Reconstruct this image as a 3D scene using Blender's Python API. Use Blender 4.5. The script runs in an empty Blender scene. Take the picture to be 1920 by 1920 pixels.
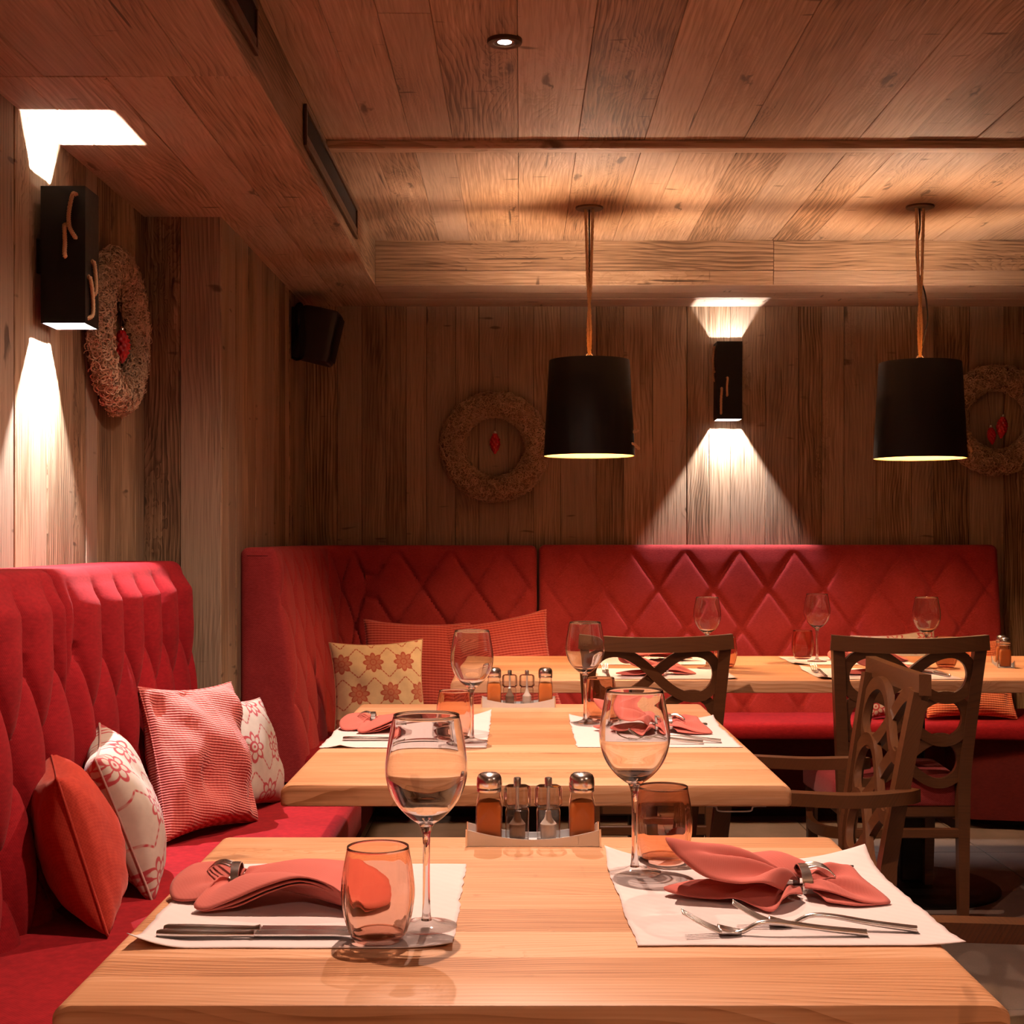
import bpy, bmesh, math, random
from mathutils import Vector, Matrix, noise as mnoise
PI = math.pi
scene = bpy.context.scene
col = scene.collection

# ------------------------------------------------------------------ camera
cam_data = bpy.data.cameras.new('camera')
cam = bpy.data.objects.new('camera', cam_data)
col.objects.link(cam)
cam.location = (0.0, 0.0, 1.202)
cam.rotation_euler = (PI / 2, 0, 0)
cam_data.sensor_width = 36.0
cam_data.sensor_fit = 'HORIZONTAL'
cam_data.lens = 49.69
cam_data.shift_x = -0.0078
cam_data.shift_y = 0.025
cam_data.clip_start = 0.05
scene.camera = cam

# ------------------------------------------------------------------ world, exposure
world = bpy.data.worlds.new('world')
scene.world = world
world.use_nodes = True
bg = world.node_tree.nodes['Background']
bg.inputs[0].default_value = (1.0, 0.72, 0.55, 1)
bg.inputs[1].default_value = 0.02
scene.view_settings.view_transform = 'Standard'
scene.view_settings.look = 'None'
scene.view_settings.exposure = 0.45
scene.view_settings.gamma = 1.0
scene.view_settings.use_curve_mapping = False
cy = scene.cycles
cy.use_denoising = True
cy.max_bounces = 8
cy.diffuse_bounces = 4
cy.glossy_bounces = 3
cy.transmission_bounces = 8
cy.transparent_max_bounces = 14
cy.use_light_tree = False
cy.use_adaptive_sampling = True
cy.adaptive_threshold = 0.03
cy.caustics_reflective = False
cy.caustics_refractive = True
cy.sample_clamp_indirect = 4.0
cy.blur_glossy = 0.3

# light levels (watts) and colours of the lamps, seen and added
SPOT_COLOR = (1.0, 0.68, 0.52)
SCONCE_COLOR = (1.0, 0.91, 0.93)
PENDANT_COLOR = (1.0, 0.68, 0.48)
SPOT_W = 125.0
SCONCE_W = 62.0
BULB_STRENGTH = 1050.0

# ------------------------------------------------------------------ helpers
def tag(o, label=None, cat=None, group=None, kind=None):
    if label: o['label'] = label
    if cat: o['category'] = cat
    if group: o['group'] = group
    if kind: o['kind'] = kind
    return o

def empty(name, loc=(0, 0, 0), rz=0.0, label=None, cat=None, group=None, kind=None, parent=None):
    o = bpy.data.objects.new(name, None)
    col.objects.link(o)
    o.location = loc
    o.rotation_euler = (0, 0, rz)
    o.empty_display_size = 0.05
    if parent is not None: o.parent = parent
    return tag(o, label, cat, group, kind)

class G:
    """collects geometry for one mesh object"""
    def __init__(self):
        self.v = []; self.f = []; self.m = []; self.uv = None
    def add(self, vs, fs, mi=0):
        b = len(self.v)
        self.v.extend([tuple(p) for p in vs])
        self.f.extend([tuple(b + i for i in f) for f in fs])
        self.m.extend([mi] * len(fs))
        return self
    def box(self, lo, hi, bev=0.0, mi=0, mat=None):
        x0, y0, z0 = lo; x1, y1, z1 = hi
        b = min(bev, 0.49 * min(x1 - x0, y1 - y0, z1 - z0))
        if b <= 0:
            vs = [(x, y, z) for x in (x0, x1) for y in (y0, y1) for z in (z0, z1)]
            fs = [(0, 1, 3, 2), (4, 6, 7, 5), (0, 4, 5, 1), (2, 3, 7, 6), (0, 2, 6, 4), (1, 5, 7, 3)]
        else:
            vs = []; idx = {}
            for i, x in enumerate((x0, x1)):
                for j, y in enumerate((y0, y1)):
                    for k, z in enumerate((z0, z1)):
                        sx = b if i == 0 else -b; sy = b if j == 0 else -b; sz = b if k == 0 else -b
                        for a, p in enumerate(((x, y + sy, z + sz), (x + sx, y, z + sz), (x + sx, y + sy, z))):
                            idx[(i, j, k, a)] = len(vs); vs.append(p)
            fs = []
            for i in (0, 1):
                q = [idx[(i, 0, 0, 0)], idx[(i, 1, 0, 0)], idx[(i, 1, 1, 0)], idx[(i, 0, 1, 0)]]
                fs.append(q if i else q[::-1])
                q = [idx[(0, i, 0, 1)], idx[(1, i, 0, 1)], idx[(1, i, 1, 1)], idx[(0, i, 1, 1)]]
                fs.append(q[::-1] if i else q)
                q = [idx[(0, 0, i, 2)], idx[(1, 0, i, 2)], idx[(1, 1, i, 2)], idx[(0, 1, i, 2)]]
                fs.append(q if i else q[::-1])
            for i in (0, 1):
                for j in (0, 1):
                    q = [idx[(i, j, 0, 0)], idx[(i, j, 1, 0)], idx[(i, j, 1, 1)], idx[(i, j, 0, 1)]]
                    fs.append(q)
                    q = [idx[(i, 0, j, 0)], idx[(i, 1, j, 0)], idx[(i, 1, j, 2)], idx[(i, 0, j, 2)]]
                    fs.append(q)
                    q = [idx[(0, i, j, 1)], idx[(1, i, j, 1)], idx[(1, i, j, 2)], idx[(0, i, j, 2)]]
                    fs.append(q)
            for i in (0, 1):
                for j in (0, 1):
                    for k in (0, 1):
                        fs.append([idx[(i, j, k, a)] for a in range(3)])
        if mat is not None: vs = [mat @ Vector(p) for p in vs]
        return self.add(vs, fs, mi)
    def lathe(self, prof, seg=32, cx=0, cy=0, mi=0, ribs=None, closed=False):
        """prof: list of (r, z) from bottom to top; r = 0 closes"""
        vs = []; fs = []
        n = len(prof)
        for (r, z) in prof:
            for s in range(seg):
                a = 2 * PI * s / seg
                rr = r * (ribs(a, z) if ribs else 1.0)
                vs.append((cx + rr * math.cos(a), cy + rr * math.sin(a), z))
        for i in range(n - 1 if not closed else n):
            i2 = (i + 1) % n
            for s in range(seg):
                s2 = (s + 1) % seg
                fs.append((i * seg + s, i * seg + s2, i2 * seg + s2, i2 * seg + s))
        return self.add(vs, fs, mi)
    def tube(self, pts, r, seg=8, mi=0, closed=False, cap=True, twist=0.0, lobes=0, squash=1.0, rect=None, ref=None):
        """sweep a round (or rectangular rect=(w,h)) section along pts; r a number or list"""
        P = [Vector(p) for p in pts]; n = len(P)
        T = []
        for i in range(n):
            if closed: t = P[(i + 1) % n] - P[i - 1]
            else: t = P[min(i + 1, n - 1)] - P[max(i - 1, 0)]
            T.append(t.normalized() if t.length > 1e-9 else Vector((0, 0, 1)))
        if ref is None:
            ref0 = Vector((0, 0, 1)) if abs(T[0].z) < 0.9 else Vector((1, 0, 0))
        else: ref0 = Vector(ref)
        nrm = (ref0 - T[0] * ref0.dot(T[0])).normalized()
        frames = []
        for i in range(n):
            if ref is not None:
                nn = ref0 - T[i] * ref0.dot(T[i])
                nrm = nn.normalized() if nn.length > 1e-6 else nrm
            else:
                nn = nrm - T[i] * nrm.dot(T[i])
                nrm = nn.normalized() if nn.length > 1e-6 else nrm
            frames.append((nrm.copy(), T[i].cross(nrm)))
        vs = []; fs = []
        L = 0.0
        for i in range(n):
            if i: L += (P[i] - P[i - 1]).length
            A, B = frames[i]
            ri = r[i] if isinstance(r, (list, tuple)) else r
            if rect:
                w, h = rect
                w *= ri; h *= ri
                for (a, b) in ((-w / 2, -h / 2), (w / 2, -h / 2), (w / 2, h / 2), (-w / 2, h / 2)):
                    vs.append(P[i] + B * a + A * b)
            else:
                for s in range(seg):
                    a = 2 * PI * s / seg
                    rr = ri * (1.0 + (0.22 * math.cos(lobes * (a - twist * L)) if lobes else 0.0))
                    vs.append(P[i] + A * rr * math.cos(a) + B * rr * math.sin(a) * squash)
        k = 4 if rect else seg
        for i in range(n if closed else n - 1):
            i2 = (i + 1) % n
            for s in range(k):
                s2 = (s + 1) % k
                fs.append((i * k + s, i * k + s2, i2 * k + s2, i2 * k + s))
        if cap and not closed:
            fs.append(tuple(range(k))[::-1]); fs.append(tuple((n - 1) * k + s for s in range(k)))
        return self.add(vs, fs, mi)
    def grid(self, fn, nu, nv, mi=0):
        vs = [fn(i / nu, j / nv) for i in range(nu + 1) for j in range(nv + 1)]
        fs = [(i * (nv + 1) + j, (i + 1) * (nv + 1) + j, (i + 1) * (nv + 1) + j + 1, i * (nv + 1) + j + 1) for i in range(nu) for j in range(nv)]
        return self.add(vs, fs, mi)
    def build(self, name, mat, parent=None, smooth=None, loc=None, merge=False):
        me = bpy.data.meshes.new(name)
        me.from_pydata(self.v, [], self.f)
        bm = bmesh.new(); bm.from_mesh(me)
        if merge: bmesh.ops.remove_doubles(bm, verts=bm.verts, dist=1e-5)
        bmesh.ops.recalc_face_normals(bm, faces=bm.faces)
        bm.to_mesh(me); bm.free()
        mats = mat if isinstance(mat, (list, tuple)) else [mat]
        for m_ in mats: me.materials.append(m_)
        if len(mats) > 1 and len(self.m) == len(me.polygons):
            me.polygons.foreach_set('material_index', self.m)
        if smooth:
            me.polygons.foreach_set('use_smooth', [True] * len(me.polygons))
            if smooth < 3.0: me.set_sharp_from_angle(angle=smooth)
        me.update()
        o = bpy.data.objects.new(name, me)
        col.objects.link(o)
        if parent is not None: o.parent = parent
        if loc is not None: o.location = loc
        return o

def dup(root, loc=None, rz=None, label=None, group=None, parent=None):
    r = root.copy(); col.objects.link(r)
    if parent is not None: r.parent = parent
    if loc is not None: r.location = loc
    if rz is not None: r.rotation_euler = (0, 0, rz)
    if label: r['label'] = label
    if group: r['group'] = group
    for ch in list(root.children): dup(ch, parent=r)
    return r

def catmull(pts, n, closed=False):
    P = [Vector(p) for p in pts]; m = len(P); out = []
    segs = m if closed else m - 1
    for s in range(segs):
        if closed: p0, p1, p2, p3 = P[(s - 1) % m], P[s], P[(s + 1) % m], P[(s + 2) % m]
        else: p0, p1, p2, p3 = P[max(s - 1, 0)], P[s], P[s + 1], P[min(s + 2, m - 1)]
        for k in range(n):
            t = k / n
            out.append(0.5 * ((2 * p1) + (p2 - p0) * t + (2 * p0 - 5 * p1 + 4 * p2 - p3) * t * t + (3 * p1 - p0 - 3 * p2 + p3) * t ** 3))
    if not closed: out.append(P[-1])
    return out

# ------------------------------------------------------------------ node maths
class E:
    """a float socket with arithmetic"""
    def __init__(self, nt, s): self.nt = nt; self.s = s
    def _op(self, op, *args):
        n = self.nt.nodes.new('ShaderNodeMath'); n.operation = op
        for i, a in enumerate((self,) + args):
            if isinstance(a, E): self.nt.links.new(a.s, n.inputs[i])
            else: n.inputs[i].default_value = float(a)
        return E(self.nt, n.outputs[0])
    def __add__(s, o): return s._op('ADD', o)
    __radd__ = __add__
    def __sub__(s, o): return s._op('SUBTRACT', o)
    def __rsub__(s, o): return (s * -1.0) + o
    def __mul__(s, o): return s._op('MULTIPLY', o)
    __rmul__ = __mul__
    def __truediv__(s, o): return s._op('DIVIDE', o)
    def abs(s): return s._op('ABSOLUTE')
    def sin(s): return s._op('SINE')
    def cos(s): return s._op('COSINE')
    def fract(s): return s._op('FRACT')
    def sqrt(s): return s._op('SQRT')
    def pow(s, p): return s._op('POWER', p)
    def exp(s): return s._op('EXPONENT')
    def gt(s, v): return s._op('GREATER_THAN', v)
    def lt(s, v): return s._op('LESS_THAN', v)
    def atan2(s, o): return s._op('ARCTAN2', o)
    def max(s, o): return s._op('MAXIMUM', o)
    def min(s, o): return s._op('MINIMUM', o)
    def step(s, a, b):
        n = s.nt.nodes.new('ShaderNodeMapRange'); n.interpolation_type = 'SMOOTHSTEP'
        s.nt.links.new(s.s, n.inputs[0])
        n.inputs[1].default_value = a; n.inputs[2].default_value = b
        n.inputs[3].default_value = 0.0; n.inputs[4].default_value = 1.0
        return E(s.nt, n.outputs[0])

class M:
    """material builder"""
    def __init__(self, name):
        self.mat = bpy.data.materials.new(name); self.mat.use_nodes = True
        self.nt = self.mat.node_tree; self.nt.nodes.clear()
        self.out = self.nt.nodes.new('ShaderNodeOutputMaterial')
    def node(self, t): return self.nt.nodes.new(t)
    def link(self, a, b): self.nt.links.new(a.s if isinstance(a, E) else a, b)
    def coords(self, kind='Object'):
        tc = self.node('ShaderNodeTexCoord'); sp = self.node('ShaderNodeSeparateXYZ')
        self.link(tc.outputs[kind], sp.inputs[0])
        return [E(self.nt, sp.outputs[i]) for i in range(3)]
    def rnd(self):
        return E(self.nt, self.node('ShaderNodeObjectInfo').outputs['Random'])
    def vec(self, x, y, z=0.0):
        n = self.node('ShaderNodeCombineXYZ')
        for i, a in enumerate((x, y, z)):
            if isinstance(a, E): self.link(a, n.inputs[i])
            else: n.inputs[i].default_value = a
        return n.outputs[0]
    def noise(self, vec, scale=1.0, detail=3.0, rough=0.55, dist=0.0):
        n = self.node('ShaderNodeTexNoise')
        self.link(vec, n.inputs['Vector'])
        n.inputs['Scale'].default_value = scale; n.inputs['Detail'].default_value = detail
        n.inputs['Roughness'].default_value = rough; n.inputs['Distortion'].default_value = dist
        return E(self.nt, n.outputs['Fac'])
    def voronoi(self, vec, dims='2D'):
        n = self.node('ShaderNodeTexVoronoi'); n.voronoi_dimensions = dims
        self.link(vec, n.inputs['Vector']); n.inputs['Scale'].default_value = 1.0
        sp = self.node('ShaderNodeSeparateColor'); self.link(n.outputs['Color'], sp.inputs[0])
        return E(self.nt, n.outputs['Distance']), E(self.nt, sp.outputs[0])
    def mix(self, fac, a, b):
        n = self.node('ShaderNodeMix'); n.data_type = 'RGBA'
        if isinstance(fac, E): self.link(fac, n.inputs[0])
        else: n.inputs[0].default_value = fac
        for v, s in ((a, n.inputs[6]), (b, n.inputs[7])):
            if isinstance(v, (tuple, list)): s.default_value = tuple(v)[:3] + (1,)
            else: self.link(v, s)
        return n.outputs[2]
    def scale(self, c, f):
        n = self.node('ShaderNodeVectorMath'); n.operation = 'SCALE'
        if isinstance(c, (tuple, list)): n.inputs[0].default_value = tuple(c)[:3]
        else: self.link(c, n.inputs[0])
        if isinstance(f, E): self.link(f, n.inputs[3])
        else: n.inputs[3].default_value = f
        return n.outputs[0]
    def bsdf(self, color, rough=0.6, metallic=0.0, spec=0.5, bump=None, bump_strength=0.3, bump_dist=0.002, **kw):
        n = self.node('ShaderNodeBsdfPrincipled')
        if isinstance(color, (tuple, list)): n.inputs['Base Color'].default_value = tuple(color)[:3] + (1,)
        else: self.link(color, n.inputs['Base Color'])
        if isinstance(rough, E): self.link(rough, n.inputs['Roughness'])
        else: n.inputs['Roughness'].default_value = rough
        n.inputs['Metallic'].default_value = metallic
        n.inputs['Specular IOR Level'].default_value = spec
        for k, v in kw.items():
            s = n.inputs[k.replace('_', ' ')]
            s.default_value = v
        if bump is not None:
            b = self.node('ShaderNodeBump'); b.inputs['Strength'].default_value = bump_strength
            b.inputs['Distance'].default_value = bump_dist
            self.link(bump, b.inputs['Height']); self.link(b.outputs[0], n.inputs['Normal'])
        self.link(n.outputs[0], self.out.inputs[0])
        return self.mat

def plain(name, color, rough=0.5, metallic=0.0, **kw):
    m = M(name)
    x, y, z = m.coords()
    n = m.noise(m.vec(x, y, z), scale=60.0, detail=2.0)
    r = n * 0.12 + (rough - 0.06)
    return m.bsdf(color, rough=r, metallic=metallic, **kw)

def wood(name, dark, mid, light, grey=None, rough=0.7, bump=0.35, fine=150.0, band=70.0, knot=1.0, var=0.35, crack=1.0, contrast=1.0, spec=0.3, kx=1.1, ky=4.5, coat=0.0, fw=0.66, bw=0.30):
    """boards run along local x"""
    m = M(name)
    x, y, z = m.coords()
    r = m.rnd()
    x = x + r * 41.0; y = y + r * 17.3 + z * 0.6
    wob = m.noise(m.vec(x * 9.0, y * 22.0, r * 4.0), scale=1.0, detail=2.0)
    wob2 = (wob * 9.0).sin()
    d, gate = m.voronoi(m.vec(x * kx + wob * 0.22, y * ky + wob2 * 0.10))
    g = gate.gt(0.60)
    kf = (d * d * -22.0).exp() * g
    warp = m.noise(m.vec(x * 1.1, y * 2.6, r * 9.0), scale=1.0, detail=2.0)
    ring = y * band + warp * (band * 0.20) + kf * (band * 0.10 * knot)
    bandv = ring.fract().pow(2.0) * (warp * 2.2 - 0.55).max(0.05).min(1.0)
    fib = m.noise(m.vec(x * 4.0, y * fine, r * 5.0), scale=1.0, detail=2.5, rough=0.65)
    blot = m.noise(m.vec(x * 1.8, y * 5.0, r * 3.0), scale=1.0, detail=3.0)
    f = (fib * fw - bandv * bw + blot * 0.6 - (fw * 0.5 - bw * 0.35 + 0.30)) * contrast + 0.5 + (r - 0.5) * var
    c1 = m.mix(f.step(0.1, 0.55), dark, mid)
    c = m.mix(f.step(0.5, 0.95), c1, light)
    if grey is not None:
        r2 = (r * 7.31).fract()
        gm = (r2 * 0.8 + blot * 0.9 - 0.55).step(0.0, 0.75)
        c = m.mix(gm * 0.75, c, grey)
        c = m.scale(c, fib * 0.5 + 0.75)
    kc = (d * -1.0).step(-0.075, -0.02) * g * min(1.0, knot)
    c = m.mix(kc * 0.75, c, tuple(v * 0.3 for v in dark))
    if crack:
        ck = m.noise(m.vec(x * 1.6, y * 42.0, r * 13.0), scale=1.0, detail=2.0).step(0.70, 0.76)
        c = m.mix(ck * 0.6 * crack, c, tuple(v * 0.25 for v in dark))
        dent = m.noise(m.vec(x * 30.0, y * 7.0, r * 3.0), scale=1.0, detail=1.0).step(0.72, 0.80)
        c = m.mix(dent * 0.55 * crack, c, tuple(v * 0.45 for v in dark))
    h = fib
    return m.bsdf(c, rough=rough, spec=spec, bump=h, bump_strength=bump, bump_dist=0.002, Coat_Weight=coat)

MAT = {}
# reclaimed wood of walls and ceiling
MAT['wall_wood'] = wood('weathered_wall_wood', (0.075, 0.043, 0.022), (0.22, 0.140, 0.076), (0.40, 0.280, 0.175), grey=(0.27, 0.205, 0.150), rough=0.75, bump=0.7, var=0.42, contrast=2.0, crack=1.3)
MAT['ceiling_wood'] = wood('reclaimed_ceiling_wood', (0.125, 0.074, 0.041), (0.315, 0.203, 0.124), (0.47, 0.32, 0.21), grey=(0.345, 0.25, 0.18), rough=0.6, bump=0.45, band=62.0, knot=1.1, contrast=1.7, crack=1.4, var=0.45)
MAT['oak'] = wood('oiled_oak', (0.33, 0.135, 0.052), (0.565, 0.278, 0.132), (0.71, 0.405, 0.235), rough=0.46, bump=0.10, fine=220.0, band=110.0, knot=0.6, var=0.42, crack=0.6, contrast=1.5, fw=0.62, bw=0.34, spec=0.4, kx=1.6, ky=6.0)
MAT['chair_wood'] = wood('stained_chair_wood', (0.038, 0.013, 0.004), (0.088, 0.031, 0.010), (0.13, 0.050, 0.018), rough=0.36, bump=0.10, fine=260.0, band=140.0, knot=0.0, var=0.15, crack=0.0, contrast=0.8, spec=0.5)
MAT['backing'] = plain('dark_backing_board', (0.03, 0.018, 0.012), 0.9)
MAT['black'] = plain('matt_black_metal', (0.005, 0.0036, 0.003), 0.5, spec=0.22)
MAT['black_plastic'] = plain('black_plastic', (0.016, 0.013, 0.012), 0.5)
MAT['gold_inside'] = plain('gold_shade_lining', (0.50, 0.27, 0.085), 0.5)
MAT['white_inside'] = plain('white_lamp_lining', (0.8, 0.74, 0.68), 0.6)
MAT['chrome'] = plain('polished_steel', (0.78, 0.75, 0.72), 0.22, 1.0)
MAT['brushed'] = plain('brushed_steel', (0.74, 0.77, 0.80), 0.36, 0.45)
MAT['vent_dark'] = plain('dark_vent_interior', (0.008, 0.006, 0.005), 0.9)
MAT['bronze'] = plain('dark_bronze_frame', (0.10, 0.055, 0.03), 0.4, 0.8)

def fabric(name, c0, c1, weave=900.0, bump=0.35, rough=0.9, sheen=0.25, noise_scale=60.0, tint=(1.0, 0.5, 0.45), streak=1.0):
    m = M(name)
    x, y, z = m.coords()
    n1 = m.noise(m.vec(x * 7.0, y * 7.0, z * 7.0), scale=1.0, detail=4.0)
    n2 = m.noise(m.vec(x * noise_scale, y * noise_scale, z * noise_scale * 3.0), scale=1.0, detail=3.0)
    w = ((x + y) * weave).sin() * (z * weave).sin() * 0.5 + 0.5
    f = n1 * 0.5 + n2 * 0.6 * streak + w * 0.25 - 0.2
    c = m.mix(f.step(0.1, 0.9), c0, c1)
    mt = m.bsdf(c, rough=rough, spec=0.15, bump=n2, bump_strength=bump, bump_dist=0.001, Sheen_Weight=sheen, Sheen_Roughness=0.5)
    for n in m.nt.nodes:
        if n.type == 'BSDF_PRINCIPLED': n.inputs['Sheen Tint'].default_value = tint + (1,)
    return mt

MAT['red'] = fabric('red_wool_upholstery', (0.15, 0.0028, 0.006), (0.30, 0.009, 0.014), sheen=0.03)
MAT['back_red'] = fabric('red_melange_upholstery', (0.20, 0.014, 0.017), (0.39, 0.045, 0.045), sheen=0.08, noise_scale=110.0)
MAT['chair_red'] = fabric('dull_red_seat_fabric', (0.22, 0.022, 0.024), (0.40, 0.06, 0.06), noise_scale=120.0)
MAT['base_red_shaded'] = fabric('shade_darkened_base_cloth', (0.055, 0.006, 0.007), (0.105, 0.012, 0.012), sheen=0.0)  # red base cloth with the table and chair shade put into its colour
MAT['napkin'] = fabric('coral_linen', (0.52, 0.130, 0.105), (0.63, 0.190, 0.158), weave=1800.0, bump=0.12, sheen=0.15, noise_scale=30.0, tint=(1, .8, .75), streak=0.4)
MAT['paper'] = fabric('pale_paper', (0.68, 0.58, 0.57), (0.75, 0.65, 0.64), weave=300.0, bump=0.08, sheen=0.0, noise_scale=14.0, streak=0.6)
MAT['orange_cushion'] = fabric('orange_red_velvet', (0.28, 0.020, 0.012), (0.47, 0.052, 0.028), bump=0.3, sheen=0.2)

def striped(name, c0, c1, freq, axis=1, slope=0.0, bump=0.5):
    m = M(name)
    x, y, z = m.coords()
    t = (y if axis == 1 else x) + (x if axis == 1 else y) * slope
    s = (t * freq).sin() * 0.5 + 0.5
    q = (x * freq * 0.8 + y * 20.0).sin() * 0.5 + 0.5
    n = m.noise(m.vec(x, y, z), scale=9.0, detail=3.0)
    c = m.mix((s * 0.7 + q * 0.15 + n * 0.3 - 0.05).step(0.1, 0.95), c0, c1)
    return m.bsdf(c, rough=0.9, spec=0.15, bump=s + q * 0.3, bump_strength=bump, bump_dist=0.003, Sheen_Weight=0.2)

MAT['pink_cushion'] = striped('ribbed_pink_weave', (0.36, 0.048, 0.042), (0.64, 0.205, 0.17), 950.0, slope=0.25, bump=0.6)
MAT['stripe_cushion'] = striped('fine_striped_red_weave', (0.24, 0.022, 0.020), (0.46, 0.10, 0.075), 560.0, bump=0.3)
MAT['check_cushion'] = striped('orange_check_weave', (0.50, 0.07, 0.025), (0.78, 0.30, 0.14), 700.0, bump=0.5)

def floral(name, ground, ink, n=2.3, fill=0.0):
    """eight-petalled blossoms joined by lines, printed in the uv of a cushion"""
    m = M(name)
    u, v, _ = m.coords('UV')
    row = (v * n)._op('FLOOR')
    uu = u * n + row * 0.5
    cx = uu.fract() - 0.5; cy_ = (v * n).fract() - 0.5
    r = (cx * cx + cy_ * cy_).sqrt(); th = cy_.atan2(cx)
    pet = (th * 4.0).cos().abs() * 0.11 + 0.19
    out = ((r - pet).abs() * -1.0).step(-0.048, -0.026)
    ringi = ((r - 0.10).abs() * -1.0).step(-0.034, -0.016)
    dot = (r * -1.0).step(-0.045, -0.02)
    spoke = ((th * 4.0).cos().abs() * -1.0).step(-0.42, -0.20) * r.gt(0.10) * r.lt(0.22)
    ins = (pet - r).step(0.0, 0.03) * fill
    # connecting strings with beads
    l1 = ((cx - cy_).abs() * -1.0).step(-0.034, -0.016) * r.gt(0.28)
    l2 = ((cx + cy_).abs() * -1.0).step(-0.034, -0.016) * r.gt(0.28)
    bead = (r * 60.0).sin() * 0.35 + 0.75
    ink_f = out.max(ringi).max(dot).max(spoke).max(ins).max(l1 * bead).max(l2 * bead).min(1.0)
    x, y, z = m.coords()
    nz = m.noise(m.vec(x, y, z), scale=40.0, detail=3.0)
    g = m.scale(ground, nz * 0.3 + 0.85)
    c = m.mix(ink_f * 0.92, g, ink)
    return m.bsdf(c, rough=0.9, spec=0.15, bump=nz, bump_strength=0.15, bump_dist=0.002, Sheen_Weight=0.1)

MAT['floral'] = floral('white_linen_red_blossoms', (0.40, 0.335, 0.275), (0.30, 0.016, 0.028), n=3.0)
MAT['floral_dim'] = floral('cream_linen_brick_blossoms', (0.46, 0.34, 0.19), (0.27, 0.045, 0.022), n=3.4, fill=0.8)

def thin_glass(name, tint=(0.995, 0.993, 0.99), edge=(0.62, 0.56, 0.52), refl=1.6):
    m = M(name)
    lw = m.node('ShaderNodeLayerWeight'); lw.inputs[0].default_value = 0.5
    f = E(m.nt, lw.outputs['Facing'])
    fres = (f.pow(4.0) * 0.9 + 0.022) * refl
    t = m.node('ShaderNodeBsdfTransparent'); m.link(m.mix(f.pow(3.6), tint, edge), t.inputs[0])
    g = m.node('ShaderNodeBsdfGlossy'); g.inputs['Roughness'].default_value = 0.05
    g.inputs['Color'].default_value = (1, 1, 1, 1)
    x = m.node('ShaderNodeMixShader'); m.link(fres.min(1.0), x.inputs[0])
    m.link(t.outputs[0], x.inputs[1]); m.link(g.outputs[0], x.inputs[2])
    m.link(x.outputs[0], m.out.inputs[0])
    return m.mat

def solid_glass(name, color=(1, 1, 1), ior=1.48):
    m = M(name)
    g = m.node('ShaderNodeBsdfGlass'); g.inputs['Color'].default_value = tuple(color) + (1,)
    g.inputs['Roughness'].default_value = 0.0; g.inputs['IOR'].default_value = ior
    m.link(g.outputs[0], m.out.inputs[0])
    return m.mat

MAT['glass_bowl'] = thin_glass('clear_thin_glass')
MAT['glass_solid'] = solid_glass('clear_solid_glass')
MAT['amber_bowl'] = thin_glass('rose_amber_glass', (0.98, 0.80, 0.73), (0.70, 0.34, 0.24), refl=1.4)
MAT['amber_solid'] = solid_glass('rose_amber_solid_glass', (0.985, 0.862, 0.795), 1.45)
MAT['glass_foot'] = thin_glass('clear_glass_foot', (0.99, 0.985, 0.98), (0.84, 0.80, 0.77), refl=1.3)
MAT['jar_glass'] = thin_glass('clear_jar_glass', (0.985, 0.975, 0.965), (0.6, 0.5, 0.45))
MAT['acrylic'] = thin_glass('clear_acrylic', (0.97, 0.955, 0.94), (0.66, 0.60, 0.56), refl=4.0)
MAT['spice'] = plain('ground_paprika', (0.55, 0.16, 0.03), 0.9)
MAT['pepper'] = plain('dark_pepper', (0.22, 0.15, 0.115), 0.9)
MAT['salt'] = plain('white_salt', (0.75, 0.70, 0.66), 0.9)
MAT['red_glass'] = plain('shiny_red_glass', (0.45, 0.008, 0.012), 0.18)
MAT['string'] = plain('dark_string', (0.05, 0.025, 0.012), 0.9)
MAT['jute'] = fabric('jute_rope', (0.40, 0.24, 0.125), (0.70, 0.48, 0.29), bump=0.5, sheen=0.0, noise_scale=200.0)
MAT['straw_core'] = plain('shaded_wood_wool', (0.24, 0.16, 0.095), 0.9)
MAT['straw'] = fabric('wood_wool', (0.34, 0.225, 0.135), (0.78, 0.60, 0.42), bump=0.3, sheen=0.0, noise_scale=90.0)

def emit(name, color, strength):
    m = M(name)
    e = m.node('ShaderNodeEmission'); e.inputs[0].default_value = tuple(color) + (1,); e.inputs[1].default_value = strength
    m.link(e.outputs[0], m.out.inputs[0])
    return m.mat
MAT['salt_fill'] = MAT['salt']
MAT['led'] = emit('cool_led', (1.0, 0.95, 0.95), 60.0)
MAT['added_amber_bulb'] = emit('added_amber_bulb', (1.0, 0.52, 0.24), BULB_STRENGTH * 0.75)  # glow of the second bulb added inside each pendant
MAT['fill_bulb'] = emit('warm_fill_bulb', PENDANT_COLOR, BULB_STRENGTH * 5.5)  # stronger bulb for the added pendants that brighten the room
MAT['bulb'] = emit('warm_bulb', PENDANT_COLOR, BULB_STRENGTH)

def tile_mat():
    m = M('beige_stone_tile')
    x, y, z = m.coords(); r = m.rnd()
    n = m.noise(m.vec(x + r * 20.0, y, z), scale=6.0, detail=5.0)
    s = m.noise(m.vec(x, y, z), scale=260.0, detail=2.0)
    c = m.mix((n * 0.7 + s * 0.5 + (r - 0.5) * 0.2 - 0.1).step(0.15, 0.9), (0.10, 0.074, 0.058), (0.21, 0.16, 0.13))
    return m.bsdf(c, rough=0.6, bump=s, bump_strength=0.1)
MAT['tile'] = tile_mat()
MAT['grout'] = plain('dark_grout', (0.08, 0.06, 0.05), 0.9)

# ================================================================== the room
XL, XJ, YJ, YB = -1.224, -0.972, 4.600, 6.385
ZS, ZC, XB, YF, YT = 2.248, 2.434, -0.600, 5.853, 4.400
XR, YN = 3.60, -2.60
rng = random.Random(11)

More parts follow.
